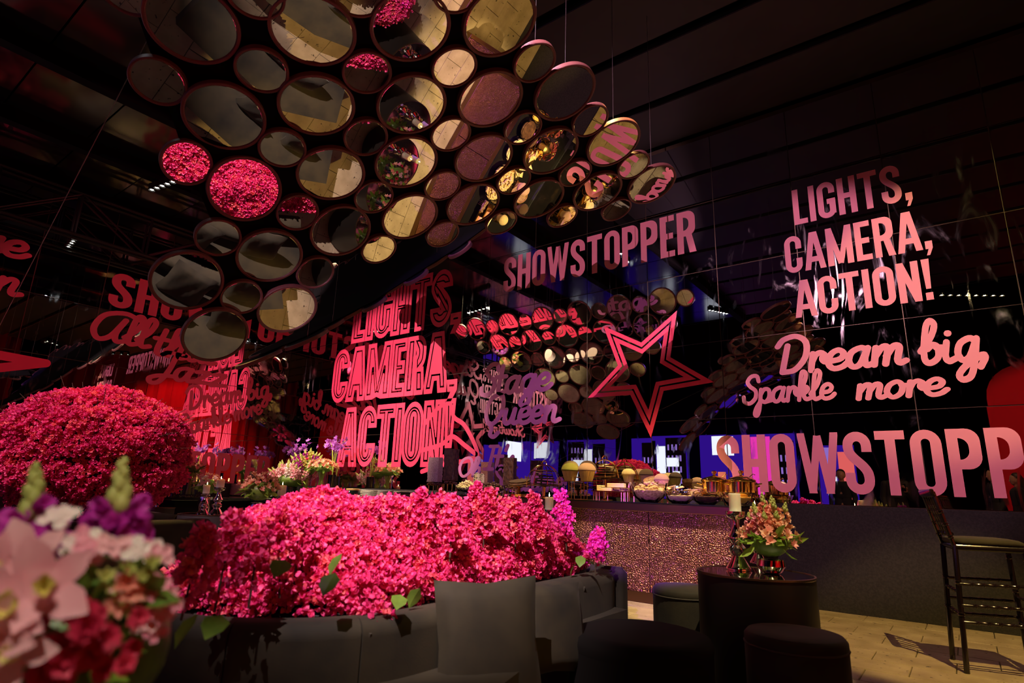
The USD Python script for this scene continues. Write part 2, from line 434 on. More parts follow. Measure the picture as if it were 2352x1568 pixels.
# ---------------------------------------------------------------- materials of the room
WALL_Y, WALL_X = 6.768, -11.03                                   # the mirrored back and left walls
mirror_wall = mat('black_mirror', {'g': ('geometry', {}), 'mp': ('mapping', dict(scale=(1.6, 1.6, .5), rotation=(.3, .2, .5))), 'n': ('noise_texture', dict(scale=2.2, detail=7, distortion=2.6)),
                                   'r': ('map_range', dict(from_min=.56, from_max=.8, to_min=.004, to_max=.22, clamp=True)), 'n2': ('noise_texture', dict(scale=.35, detail=1)), 'b': ('bump', dict(strength=.012, distance=.05)),
                                   'p': ('principled_bsdf', dict(base_color=(.70, .68, .66), metallic=1.0))},
                  [('g.position', 'mp.vector'), ('mp.vector', 'n.vector'), ('n.fac', 'r.value'), ('r.result', 'p.roughness')])
disc_glass = plain('disc_mirror', (.86, .82, .76), .004, 1.)
joint_mat = plain('joint_backing', (.10, .075, .045), .35, .6)
black_cloth = noisy('black_cloth', (.012, .011, .011), (.022, .020, .019), 60, .9, bump=.15)
rim_mat = plain('disc_rim', (.16, .060, .055), .45)
black_mat = plain('matt_black', (.0025, .0025, .0025), .85, specular_ior_level=.12)
steel = plain('steel_cable', (.45, .43, .40), .3, 1.)
vinyl_pink = plain('pink_vinyl', (.82, .27, .34), .5)
vinyl_hot = plain('hot_pink_vinyl', (.88, .045, .12), .45)
vinyl_mauve = plain('mauve_vinyl', (.70, .24, .40), .5)

# ---------------------------------------------------------------- floor of travertine tiles
stone = mat('travertine', {'g': ('geometry', {}), 'n': ('noise_texture', dict(scale=5.0, detail=6)), 'r': ('rgb_ramp', {'ramp': [(.3, (.30, .23, .14)), (.7, (.47, .38, .25))]}),
                           'v': ('noise_texture', dict(scale=22.0, detail=3)), 'pit': ('rgb_ramp', {'ramp': [(0, (.05, .035, .02)), (.29, (.05, .035, .02)), (.35, (1, 1, 1)), (1, (1, 1, 1))]}),
                           'mx': ('mix', dict(mix_type='multiply', fac=1.0)), 'isl': ('mix', dict(mix_type='multiply', fac=1.0)), 'ri': ('rgb_ramp', {'ramp': [(0, (.78, .78, .78)), (1, (1.1, 1.06, 1))]}),
                           'p': ('principled_bsdf', dict(roughness=.62))},
            [('g.position', 'n.vector'), ('g.position', 'v.vector'), ('n.fac', 'r.fac'), ('v.fac', 'pit.fac'), ('r.color', 'mx.color1'), ('pit.color', 'mx.color2'), ('g.random_per_island', 'ri.fac'),
             ('mx.color', 'isl.color1'), ('ri.color', 'isl.color2'), ('isl.color', 'p.base_color')])
floor = thing('floor', 'floor of beige travertine tiles laid in running bond', kind='structure')
part(floor, 'screed', MB().box(-19, -9, -.06, 10, 6.9, -.012), plain('grout', (.06, .045, .028), .9))
TX, TY = .46, .30
seen, rest = [], MB()
for j in range(int((6.75 - (-6.5)) / TY)):
    y = 6.76 - (j + 1) * TY
    for i in range(int(15 / TX)):
        x = -11.0 + i * TX + (j % 2) * TX / 2
        if x > 3.2: continue
        cx, cy = x + TX / 2, y + TY / 2
        near = (-1.75 < cx < 1.1 and 3.2 < cy) or (-6.2 < cx < -3.5 and .6 < cy < 4.6) or (-3.5 < cx < -1.75 and 4.1 < cy < 5.8)
        g = .0022
        jit = rng.uniform(-.0015, .0015)
        if near and len(seen) < 300:
            seen.append(1)
            part(floor, 'tile', MB().box(x + g, y + g, -.02, x + TX - g, y + TY - g, jit, c=.004), stone, smooth=False)
        else:
            rest.box(x + g, y + g, -.02, x + TX - g, y + TY - g, jit)
part(floor, 'tile_field', rest, stone, smooth=False, kind='stuff')

# ---------------------------------------------------------------- mirrored walls of square panels
def panel(parent, corner, du, dv, nrm, gap=.0045):
    """One mirror panel, very slightly out of true like its neighbours are."""
    c = np.array(corner) + (du + dv) / 2
    u, v = du / 2 * (1 - gap / np.linalg.norm(du) * 2), dv / 2 * (1 - gap / np.linalg.norm(dv) * 2)
    tu, tv = rng.normal(0, .0011, 2)
    V = []
    for dep in (0, -.006):
        for a, b in ((-1, -1), (1, -1), (1, 1), (-1, 1)):
            V.append(c + a * u + b * v + nrm * (dep + a * tu * np.linalg.norm(u) + b * tv * np.linalg.norm(v)))
    F = [(0, 1, 2), (0, 2, 3), (4, 6, 5), (4, 7, 6)] + [t for k in range(4) for t in ((k, 4 + k, 4 + (k + 1) % 4), (k, 4 + (k + 1) % 4, (k + 1) % 4))]
    V = np.array(V)
    n0 = np.cross(V[1] - V[0], V[2] - V[0])
    part(parent, 'mirror_panel', (V, [f[::-1] for f in F] if n0 @ nrm < 0 else F), mirror_wall, smooth=False)


Z0, PH, PW = .992, .910, .900
wall_back = thing('wall_back', 'back wall of square black mirror panels above a black cloth skirt', kind='structure')
for i in range(-10, 6):
    for j in range(5):
        x0 = -2.081 + PW * i
        x1 = max(x0, WALL_X)
        panel(wall_back, (x1, WALL_Y, Z0 + PH * j), np.array([x0 + PW - x1, 0, 0]), np.array([0, 0, PH]), np.array([0, -1.0, 0]))
part(wall_back, 'backing', MB().box(WALL_X - .2, WALL_Y + .009, .0, 3.4, WALL_Y + .12, 5.6), joint_mat)
part(wall_back, 'cloth_skirt', MB().box(WALL_X, WALL_Y - .012, .0, 3.4, WALL_Y + .008, Z0 - .004), black_cloth)
wall_left = thing('wall_left', 'left wall of square black mirror panels above a black cloth skirt', kind='structure')
for i in range(7):
    for j in range(5):
        y0 = 6.0 - .93 * i
        y1 = min(y0 + .93, WALL_Y)
        if y0 >= WALL_Y: continue
        panel(wall_left, (WALL_X, y0, Z0 + PH * j), np.array([0, y1 - y0, 0]), np.array([0, 0, PH]), np.array([1.0, 0, 0]))
part(wall_left, 'backing', MB().box(WALL_X - .12, .42, 0, WALL_X - .009, WALL_Y, 5.6), joint_mat)
part(wall_left, 'cloth_skirt', MB().box(WALL_X - .008, .42, 0, WALL_X + .012, WALL_Y, Z0 - .004), black_cloth)

# ceiling: glossy black film over black boards; a higher dark roof over the hall behind
ceiling = thing('ceiling', 'low black ceiling of long boards with shadow gaps', kind='structure')
ceil_mat = noisy('ceiling_black', (.006, .005, .004), (.012, .010, .008), 3, .55)
gloss_black = plain('black_film', (.010, .008, .007), .10, 0., specular_ior_level=.9)
part(ceiling, 'upper_deck', MB().box(-11.2, -1.6, 5.72, 3.4, 6.9, 5.8), black_mat)
for k in range(9):
    y = 6.70 - k * .92
    part(ceiling, 'ceiling_board', MB().box(-4.2, y - .80, 5.60, 3.4, y, 5.68, c=.01), ceil_mat, smooth=False)
    part(ceiling, 'film_panel', MB().box(-11.1, y - .90, 5.62, -4.2, y, 5.66), gloss_black, smooth=False)
for k in range(5):
    part(ceiling, 'ceiling_beam', MB().box(-11.1 + k * 1.75, -1.5, 5.42, -10.95 + k * 1.75, 6.7, 5.62), black_mat, smooth=False)
part(ceiling, 'hall_roof', MB().box(-19.2, -9.2, 9.5, 10.2, -1.6, 9.6), black_mat)
part(ceiling, 'bulkhead', MB().box(-11.2, -1.62, 5.6, 3.4, -1.58, 9.5), black_mat)
wall_front = thing('wall_front', 'dark wall of the hall across from the mirrors', kind='structure')
part(wall_front, 'dark_panel', MB().box(-19.2, -9.2, 0, 10.2, -9.1, 9.5), black_mat)
wall_right = thing('wall_right', 'dark wall closing the right side of the hall', kind='structure')
part(wall_right, 'dark_panel', MB().box(10.1, -9.2, 0, 10.2, 7, 9.5), black_mat)

# black lattice girder along the top of the left wall
def truss(name, x, y0, y1, z0, z1, label):
    t = thing(name, label, 'truss')
    tr = plain('truss_black', (.012, .010, .010), .4, .3)
    for zz in (z0, z1):
        for dx in (-.09, .09):
            part(t, 'chord', MB().tube([(x + dx, y0, zz), (x + dx, y1, zz)], .028, 8), tr)
    n = max(2, int((y1 - y0) / .95)); st = (y1 - y0) / n
    for k in range(n + 1):
        for dx in (-.09, .09):
            part(t, 'post', MB().tube([(x + dx, y0 + k * st, z0), (x + dx, y0 + k * st, z1)], .02, 6), tr)
            if k < n:
                a, b = (z0, z1) if k % 2 else (z1, z0)
                part(t, 'brace', MB().tube([(x + dx, y0 + k * st, a), (x + dx, y0 + (k + 1) * st, b)], .017, 6), tr)
    return t


truss('roof_truss', -10.62, .5, 6.6, 4.66, 5.34, 'black lattice girder running along the top of the left mirror wall')

# ---------------------------------------------------------------- lettering stuck on the walls
BACK = np.array([[1, 0, 0, 0], [0, 0, -1, WALL_Y - .0015], [0, 1, 0, 0], [0, 0, 0, 1.0]])          # (u, v) -> (x, z), thickness towards the room
LEFT = np.array([[0, 0, 1, WALL_X + .0015], [1, 0, 0, 0], [0, 1, 0, 0], [0, 0, 0, 1.0]])          # (u, v) -> (y, z)


def decal(shapes, m, material, label, cat='wall lettering', name='wall_lettering', piece='letter', depth=.0016, group=None):
    t = thing(name, label, cat, group)
    for g in shapes:
        part(t, piece, MB().prism(g, depth, m), material, smooth=False)
    return t


def star_shape(pts, inner=.40):
    """A five pointed star through its five tips."""
    c = np.mean(pts, 0); out = []
    for k in range(5):
        out.append(tuple(pts[k])); out.append(tuple(c + ((np.array(pts[k]) + np.array(pts[(k + 1) % 5])) / 2 - c) * inner * 1.32))
    return Polygon(out)


decal(caps('SHOWSTOPPER', (-5.38, 4.005, -2.32, 4.58), t=.155), BACK, vinyl_pink, 'pink capital lettering SHOWSTOPPER high on the back wall above the star')
decal(caps('LIGHTS,', (-1.18, 4.055, -.06, 4.49), t=.15), BACK, vinyl_pink, 'plain pink lettering LIGHTS, high at the right of the back wall')
decal(caps('CAMERA,', (-1.31, 3.49, .04, 3.93), t=.15), BACK, vinyl_pink, 'plain pink lettering CAMERA, between LIGHTS and ACTION on the right')
decal(caps('ACTION!', (-1.25, 2.965, -.01, 3.39), t=.15), BACK, vinyl_pink, 'plain pink to peach lettering ACTION! on the right of the back wall')
decal(caps('SHOWSTOPPER', (-2.20, 1.10, .96, 1.71), t=.155), BACK, vinyl_pink, 'large pink capital lettering SHOWSTOPPER low on the back wall, cut by the picture edge')
decal(script('Dream', -1.53, 2.36, -.33, .40) + script('big,', -.20, 2.335, .33, .42), BACK, vinyl_pink, 'pink handwriting Dream big, under ACTION! on the back wall', piece='word')
decal(script('Sparkle', -1.88, 2.055, -.98, .31) + script('more', -.78, 2.03, -.05, .31), BACK, vinyl_pink, 'pink handwriting Sparkle more above the large low SHOWSTOPPER', piece='word')
decal(script('Stage', -5.76, 2.42, -4.50, .47), BACK, vinyl_mauve, 'mauve handwriting Stage between the inline letters and the star', piece='word')
decal(script('Queen', -5.68, 1.965, -4.34, .46), BACK, vinyl_mauve, 'mauve handwriting Queen just under the word Stage', piece='word')
decal(script("It's", -5.62, 1.315, -5.05, .35), BACK, vinyl_mauve, "mauve handwriting It's behind the chocolate towers", piece='word')
decal(script('Showtime!', -5.45, 1.04, -4.18, .33), BACK, vinyl_mauve, 'mauve handwriting Showtime! half hidden behind the gold cloche', piece='word')
decal(script('Oh', -6.14, 1.215, -5.66, .28), BACK, vinyl_mauve, 'mauve handwriting Oh behind the dish of white sticks', piece='word')
decal(caps('LIGHTS,', (-9.05, 3.65, -6.24, 4.68), .62, .29, .23, -.01, True), BACK, vinyl_hot, 'giant striped hot pink lettering LIGHTS, under the dark disc panel')
decal(caps('CAMERA,', (-9.50, 2.53, -6.24, 3.57), .60, .29, .23, -.01, True), BACK, vinyl_hot, 'giant striped hot pink lettering CAMERA, on the back wall')
decal(caps('ACTION!', (-9.10, 1.35, -6.24, 2.42), .62, .29, .23, -.01, True), BACK, vinyl_hot, 'giant striped hot pink lettering ACTION! just above the counter')
_s = star_shape([(-2.60, 3.27), (-2.19, 2.33), (-2.99, 1.71), (-3.87, 2.26), (-3.63, 3.22)])
decal([_s.difference(_s.buffer(-.052, join_style='mitre')), _s.buffer(-.074, join_style='mitre').difference(_s.buffer(-.126, join_style='mitre'))], BACK, vinyl_hot,
      'hot pink double outline star on the back wall over the mirrored discs', 'star', 'wall_star', 'outline', depth=.0022)
_l = [LineString(smooth_line([(-6.9, 2.05), (-6.62, 2.28), (-6.38, 2.34), (-6.27, 2.12), (-6.02, 1.96), (-5.75, 1.54), (-6.0, 1.44), (-6.35, 1.42), (-6.9, 1.28)])), LineString(smooth_line([(-6.9, 1.62), (-6.5, 1.70), (-6.29, 1.82), (-6.02, 1.68), (-5.78, 1.54)]))]
decal([_l[0].buffer(.036, 4), _l[1].buffer(.036, 4)], BACK @ TM((0, 0, -.0008)), vinyl_hot, 'rounded hot pink star outline peeping out beside the word ACTION!', 'star', 'wall_star', 'outline')
vl = plain('left_wall_vinyl', (.72, .09, .15), .5)
decal(caps('SHOWSTOPPER', (3.30, 3.80, 7.9, 4.40))[:10], LEFT, vl, 'dark red capital lettering SHOWSTOPPER high on the left wall behind the discs')
decal(script('All', 3.12, 3.22, 4.02, .52) + script('that', 4.10, 3.14, 5.20, .52), LEFT, vl, 'dark red handwriting All that on the left wall', piece='word')
decal(script('Jazz', 4.12, 2.75, 5.45, .48), LEFT, vl, 'dark red handwriting Jazz on the left wall below All that', piece='word')
decal(script('Dream big,', 4.84, 2.24, 6.55, .42, turn=17), LEFT, vl, 'dark red handwriting Dream big, slanting upwards on the left wall', piece='word')
decal(script('Sparkle more', 4.84, 1.78, 6.40, .36, turn=22), LEFT, vl, 'dark red handwriting Sparkle more slanting upwards on the left wall', piece='word')
decal(caps('SHOWSTOPPER', (3.42, .998, 6.60, 1.54))[:11], LEFT, vl, 'dark red capital lettering SHOWSTOPPER low on the left wall behind the flower ball')
decal(script('Stage', .55, 4.20, 2.10, .5), LEFT, vl, 'dark red handwriting Stage at the left edge high on the left wall', piece='word')
decal(script('Queen', .60, 3.62, 2.15, .5), LEFT, vl, 'dark red handwriting Queen at the left edge high on the left wall', piece='word')
_s = star_shape([(1.05, 3.55), (3.02, 2.74), (1.25, 1.30), (-.1, 1.75), (-.1, 3.0)], .36)
decal([_s.buffer(-.06).buffer(.06, 6).difference(_s.buffer(-.13, 4)), _s.buffer(-.26, 4).difference(_s.buffer(-.36, 4))], LEFT, vinyl_hot, 'red rounded star outline at the left edge of the left wall', 'star', 'wall_star', 'outline')
DISCS_NEAR = [(1, -2.953, 0.998, 3.348, 0.305, -0.056, -0.951), (0, -3.343, 1.017, 3.186, 0.353, -0.153, -0.923), (0, -2.924, 1.379, 3.307, 0.287, -0.072, -0.955), (1, -2.552, 1.444, 3.430, 0.186, -0.008, -0.982), (1, -3.282, 1.374, 3.141, 0.383, -0.085, -0.920), (1, -2.912, 1.741, 3.288, 0.318, 0.008, -0.948), (0, -3.610, 1.338, 2.928, 0.668, -0.060, -0.742), (0, -3.252, 1.744, 3.114, 0.402, -0.045, -0.915), (1, -3.573, 1.702, 2.902, 0.671, -0.061, -0.739), (1, -3.239, 2.111, 3.103, 0.410, -0.019, -0.912), (0, -3.054, 0.699, 3.401, 0.150, -0.266, -0.952), (0, -2.576, 1.118, 3.430, 0.181, -0.034, -0.983), (0, -2.212, 1.480, 3.521, 0.237, 0.088, -0.968), (1, -2.193, 1.822, 3.556, 0.309, 0.093, -0.947), (0, -1.876, 1.863, 3.667, 0.330, 0.141, -0.933), (1, -1.866, 2.218, 3.713, 0.379, 0.116, -0.918), (0, -2.563, 1.830, 3.427, 0.346, 0.040, -0.937), (0, -2.224, 2.222, 3.570, 0.360, 0.083, -0.929), (0, -1.900, 2.628, 3.731, 0.407, 0.084, -0.910), (1, -2.571, 2.204, 3.433, 0.384, 0.054, -0.922), (1, -2.245, 2.605, 3.584, 0.387, 0.072, -0.919), (1, -1.911, 3.018, 3.750, 0.421, 0.059, -0.905), (0, -2.910, 2.124, 3.278, 0.438, 0.023, -0.899), (0, -2.585, 2.592, 3.437, 0.406, 0.059, -0.912), (0, -2.261, 3.003, 3.594, 0.402, 0.060, -0.914), (1, -2.915, 2.495, 3.279, 0.450, 0.043, -0.892), (1, -2.597, 2.970, 3.446, 0.415, 0.060, -0.908), (1, -2.268, 3.385, 3.607, 0.408, 0.048, -0.912), (0, -1.926, 3.403, 3.759, 0.425, 0.036, -0.904), (1, -1.926, 3.781, 3.767, 0.425, 0.016, -0.905), (0, -1.933, 4.163, 3.762, 0.419, -0.003, -0.908), (1, -1.933, 4.538, 3.757, 0.410, -0.021, -0.912), (0, -2.278, 3.771, 3.611, 0.408, 0.036, -0.912), (1, -2.279, 4.157, 3.615, 0.404, 0.023, -0.914), (0, -2.292, 4.544, 3.611, 0.397, 0.011, -0.918), (1, -2.621, 3.743, 3.461, 0.417, 0.052, -0.908), (0, -2.630, 4.132, 3.466, 0.412, 0.046, -0.910), (0, -2.609, 3.364, 3.451, 0.419, 0.057, -0.906), (0, -2.960, 3.660, 3.298, 0.447, 0.065, -0.892), (1, -2.942, 3.262, 3.290, 0.452, 0.063, -0.890), (0, -2.927, 2.882, 3.280, 0.454, 0.056, -0.889), (1, -3.252, 2.869, 3.101, 0.511, 0.052, -0.858), (0, -3.270, 3.260, 3.110, 0.502, 0.066, -0.863), (0, -3.568, 2.845, 2.891, 0.579, 0.050, -0.813), (0, -3.550, 2.084, 2.889, 0.606, -0.018, -0.795), (0, -3.238, 2.490, 3.099, 0.516, 0.031, -0.856), (1, -3.545, 2.452, 2.889, 0.593, 0.021, -0.805), (0, -3.876, 1.718, 2.637, 0.627, -0.050, -0.778), (1, -3.854, 2.091, 2.627, 0.603, -0.040, -0.797), (1, -4.134, 1.677, 2.359, 0.711, -0.073, -0.699), (0, -3.849, 2.476, 2.624, 0.674, 0.023, -0.739), (0, -4.112, 2.060, 2.348, 0.686, -0.037, -0.726), (1, -4.105, 2.436, 2.355, 0.658, -0.001, -0.753), (1, -4.317, 2.014, 2.074, 0.749, -0.011, -0.662)]
DISCS_FAR = [(0, -7.833, 5.006, 4.159, 0.059, 0.865, -0.498), (1, -7.452, 4.979, 4.159, 0.059, 0.865, -0.498), (0, -7.070, 4.953, 4.159, 0.059, 0.865, -0.498), (1, -6.689, 4.927, 4.159, 0.059, 0.865, -0.498), (0, -6.308, 4.901, 4.159, 0.059, 0.865, -0.498), (1, -5.927, 4.875, 4.159, 0.059, 0.865, -0.498), (0, -5.546, 4.849, 4.159, 0.059, 0.865, -0.498), (1, -5.165, 4.823, 4.159, 0.059, 0.865, -0.498), (0, -4.784, 4.796, 4.159, 0.059, 0.865, -0.498), (0, -7.452, 4.752, 3.838, 0.057, 0.830, -0.555), (1, -7.070, 4.726, 3.838, 0.057, 0.830, -0.555), (0, -6.689, 4.700, 3.838, 0.057, 0.830, -0.555), (1, -6.308, 4.674, 3.838, 0.057, 0.830, -0.555), (0, -5.927, 4.648, 3.838, 0.057, 0.830, -0.555), (1, -5.546, 4.622, 3.838, 0.057, 0.830, -0.555), (0, -5.165, 4.595, 3.838, 0.057, 0.830, -0.555), (1, -4.784, 4.569, 3.838, 0.057, 0.830, -0.555), (0, -7.070, 4.500, 3.512, 0.054, 0.791, -0.609), (1, -6.689, 4.474, 3.512, 0.054, 0.791, -0.609), (0, -6.308, 4.448, 3.512, 0.054, 0.791, -0.609), (1, -5.927, 4.422, 3.512, 0.054, 0.791, -0.609), (0, -5.546, 4.395, 3.512, 0.054, 0.791, -0.609), (1, -5.165, 4.369, 3.512, 0.054, 0.791, -0.609), (0, -4.784, 4.343, 3.512, 0.054, 0.791, -0.609), (1, -4.403, 4.317, 3.512, 0.054, 0.791, -0.609), (0, -4.022, 4.291, 3.512, 0.054, 0.791, -0.609), (0, -5.165, 4.095, 3.196, 0.051, 0.749, -0.661), (1, -4.784, 4.069, 3.196, 0.051, 0.749, -0.661), (0, -4.403, 4.043, 3.196, 0.051, 0.749, -0.661), (1, -5.546, 4.121, 3.196, 0.051, 0.749, -0.661), (0, -5.927, 4.148, 3.196, 0.051, 0.749, -0.661), (1, -6.308, 4.174, 3.196, 0.051, 0.749, -0.661), (1, -5.927, 3.908, 2.899, 0.048, 0.703, -0.710), (0, -5.546, 3.882, 2.899, 0.048, 0.703, -0.710), (1, -5.165, 3.856, 2.899, 0.048, 0.703, -0.710), (0, -4.784, 3.830, 2.899, 0.048, 0.703, -0.710), (0, -6.308, 3.934, 2.899, 0.048, 0.703, -0.710), (0, -5.927, 3.649, 2.656, 0.045, 0.654, -0.756), (1, -5.546, 3.623, 2.656, 0.045, 0.654, -0.756), (0, -5.165, 3.596, 2.656, 0.045, 0.654, -0.756), (1, -5.927, 3.374, 2.444, 0.041, 0.601, -0.798), (0, -5.546, 3.348, 2.444, 0.041, 0.601, -0.798), (1, -5.165, 3.322, 2.444, 0.041, 0.601, -0.798), (1, -5.546, 3.056, 2.229, 0.038, 0.547, -0.836), (1, -4.403, 4.770, 4.159, 0.059, 0.865, -0.498), (0, -4.022, 4.744, 4.159, 0.059, 0.865, -0.498), (1, -3.640, 4.718, 4.159, 0.059, 0.865, -0.498), (0, -3.259, 4.692, 4.159, 0.059, 0.865, -0.498), (0, -4.403, 4.543, 3.838, 0.057, 0.830, -0.555), (1, -4.022, 4.517, 3.838, 0.057, 0.830, -0.555), (0, -3.640, 4.491, 3.838, 0.057, 0.830, -0.555)]

# ---------------------------------------------------------------- the hanging sculpture of round mirrors
def disc_class(path, R):
    c = stage.CreateClassPrim(path)
    c.SetTypeName('Xform')
    w = .019 if R > .2 else .015
    rim = MB().lathe([(R - w, .010), (R - w, -.004), (R - w + .003, -.010), (R - .003, -.010), (R, -.007), (R, .024), (R - .004, .027), (R - .03, .027)], 56)
    usdkit.mesh(stage, path + '/rim', rim.arrays(), rim_mat, smooth=40)
    usdkit.mesh(stage, path + '/mirror_glass', MB().lathe([(R - w + .001, .004), (R - w + .001, -.001), (R - w - .004, -.003), (0, -.003)], 56).arrays(), disc_glass, smooth=False)
    usdkit.mesh(stage, path + '/back_plate', MB().lathe([(0, .026), (R - .028, .026), (R - .02, .024)], 40).arrays(), black_mat, smooth=False)


disc_class('/disc_large', .2325)
disc_class('/disc_small', .1485)


def disc_panel(rows, label):
    t = thing('mirror_disc_chandelier', label, 'chandelier')
    for big, x, y, z, nx, ny, nz in rows:
        d = UsdGeom.Xform.Define(stage, path_of(t, 'mirror_disc'))
        d.GetPrim().GetReferences().AddInternalReference('/disc_large' if big else '/disc_small')
        d.GetPrim().SetInstanceable(True)
        d.AddTransformOp().Set(gf(frame((-nx, -ny, -nz), (x, y, z))))
    return t


ch = disc_panel(DISCS_NEAR, 'hanging curved sheet of round mirrors in dark red rims facing down to the camera')
ch2 = disc_panel(DISCS_FAR, 'hanging sheet of round mirrors with black backs turned to the camera')
for rows, parent, picks in ((DISCS_NEAR, ch, (1, 6, 18, 21, 29, 31, 47, 5, 25)), (DISCS_FAR, ch2, (0, 3, 6, 13, 24, 31, 36, 39, 42, 47))):
    for k in picks:
        big, x, y, z = rows[k][:4]
        part(parent, 'hanging_cable', MB().tube([(x, y, z + .02), (x, y, 5.6)], .0022, 5), steel)
a, b = at(336, 96, 0, -3.6), at(2, 742, 0, -6.6)
single('guy_cable', MB().tube([a, b + (b - a) * .6], .0026, 5), steel, 'thin slanting steel guy cable left of the mirror discs', 'cable')

# black sheets that close the gaps between the discs
def backing_sheet(parent, rows, pitch=.40):
    P = np.array([r[1:4] for r in rows]); N = np.array([r[4:7] for r in rows])
    mean = N.mean(0); mean /= np.linalg.norm(mean)
    ax = np.cross(mean, [0, 0, 1.0]); ax /= np.linalg.norm(ax); ay = np.cross(mean, ax)
    from scipy.spatial import Delaunay
    tri = Delaunay(np.stack([P @ ax, P @ ay], 1)).simplices
    V = P - N * .034
    F = [t for t in tri if max(np.linalg.norm(P[t[a]] - P[t[b]]) for a, b in ((0, 1), (1, 2), (2, 0))) < pitch * 1.62]
    F = np.array(F); n = len(V)
    part(parent, 'backing_sheet', (np.vstack([V, V - N * .008]), np.vstack([F, F[:, ::-1] + n])), black_mat, smooth=False)


backing_sheet(ch, DISCS_NEAR)
backing_sheet(ch2, DISCS_FAR)

# ---------------------------------------------------------------- bougainvillea: a bed and a ball
def bract(L, w, cup, base=.05):
    rows = ((0, .12, 0), (.35, .5, cup * .5), (.7, .46, cup), (1, .04, cup * .8))
    V = []
    for t, ww, z in rows:
        for s in (-1, 0, 1): V.append((s * ww * w, t * L, z * L + (abs(s) * .22 * w * ww)))
    F = []
    for i in range(3):
        for j in range(2):
            a = i * 3 + j
            F += [(a, a + 1, a + 4), (a, a + 4, a + 3)]
    return np.array(V), F


def floret(L, r, n=3, tilt=.75):
    mb = MB(); a0 = r.uniform(0, 6)
    for k in range(n):
        v, f = bract(L * r.uniform(.85, 1.15), L * r.uniform(.75, .95), r.uniform(.1, .35))
        mb.add(v, f, TM(rz=a0 + k * 2 * PI / n) @ TM(rx=tilt + r.uniform(-.2, .2)))
    return mb


def cluster(L, r, k=3):
    mb = MB()
    for i in range(k):
        v, f = floret(L, r).arrays()
        mb.add(v, f, frame((r.uniform(-.8, .8), r.uniform(-.8, .8), 1), (r.uniform(-1, 1) * L * .8, r.uniform(-1, 1) * L * .8, r.uniform(-.4, .6) * L)))
    return mb


magenta = petal('bougainvillea_pink', (.66, .010, .17), (.96, .09, .30), .35)
coral = petal('bougainvillea_coral', (.70, .03, .10), (.97, .20, .22), .35)
leaf_green = petal('leaf_green', (.07, .15, .02), (.20, .33, .05), .3, .4)
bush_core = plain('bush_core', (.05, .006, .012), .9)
stem_brown = plain('woody_stem', (.06, .035, .02), .8)
r5 = np.random.default_rng(5)
PROTOS = [(cluster(.021, r5), magenta), (cluster(.021, r5), magenta), (cluster(.020, r5), coral), (cluster(.022, r5, 2), magenta), (cluster(.021, r5, 4), magenta)]


def leaf_mesh(L, w):
    mb = MB()
    for s in (-1, 1):
        V = [(0, 0, 0), (0, L * .35, .02 * L), (0, L * .7, 0), (0, L, -.08 * L), (s * w * .45, L * .3, .06 * L), (s * w * .4, L * .65, .05 * L)]
        F = [(0, 4, 1), (1, 4, 5), (1, 5, 2), (2, 5, 3)]
        mb.add(V, F if s < 0 else [f[::-1] for f in F])
    return mb


def leaf_part(parent, loc, d, L, w, material=None, spin=0., name='leaf'):
    m = frame(np.cross(np.array(d, float), [math.cos(spin), math.sin(spin), .3]), loc)
    y = np.array(d, float) / np.linalg.norm(d); z = m[:3, 2]; x = np.cross(y, z)
    m[:3, :3] = np.stack([x, y, z], 1)
    v, f = leaf_mesh(L, w).arrays()
    return part(parent, name, MB().add(v, f, m), material or leaf_green, smooth=60)


def blossoms(parent, pos, nrm, r, near=300, scale=(.8, 1.25)):
    """300 blossoms nearest to the camera one by one, the rest as one mass."""
    n = len(pos); sc = r.uniform(*scale, n); idx = r.choice(5, n, p=(.28, .25, .17, .15, .15)); spin = r.uniform(0, 2 * PI, n)
    d = nrm + r.normal(0, .45, (n, 3)) + np.array([0, 0, .15])
    d /= np.linalg.norm(d, axis=1, keepdims=True)
    v = pos - EYE; dist = np.linalg.norm(v, axis=1)
    front = np.einsum('ij,ij->i', v / dist[:, None], nrm)
    order = np.argsort(dist + np.where(front < .1, 0, 9))
    a, b = order[:near], order[near:]
    for k in a:
        mv, mf = PROTOS[idx[k]][0].arrays()
        part(parent, 'blossom', MB().add(mv, mf, frame(d[k], pos[k], sc[k], spin[k])), PROTOS[idx[k]][1], smooth=60)
    instancer(path_of(parent, 'blossom_mass'), PROTOS, pos[b], quat_from(d[b], spin[b]), sc[b], idx[b])


# the long bed
BED = Polygon(smooth_line([(-2.05, 1.50), (-1.99, 1.80), (-2.0, 2.4), (-2.06, 3.1), (-2.10, 3.55), (-2.3, 3.95), (-2.62, 3.95), (-2.95, 3.3), (-3.15, 2.5), (-3.1, 1.75), (-2.85, 1.32), (-2.45, 1.24), (-2.05, 1.50)], 5))


def bed_height(x, y):
    d = np.array([BED.exterior.distance(Point(a, b)) for a, b in zip(x, y)])
    h = .56 + .33 * np.clip(d / .45, 0, 1) ** .6
    lum = usdkit.meshkit.fbm(np.stack([x * 2.4, y * 2.4, 0 * x], 1), 3, 3)
    return h + .34 * (lum - .5) * np.clip(d / .25, 0, 1), d


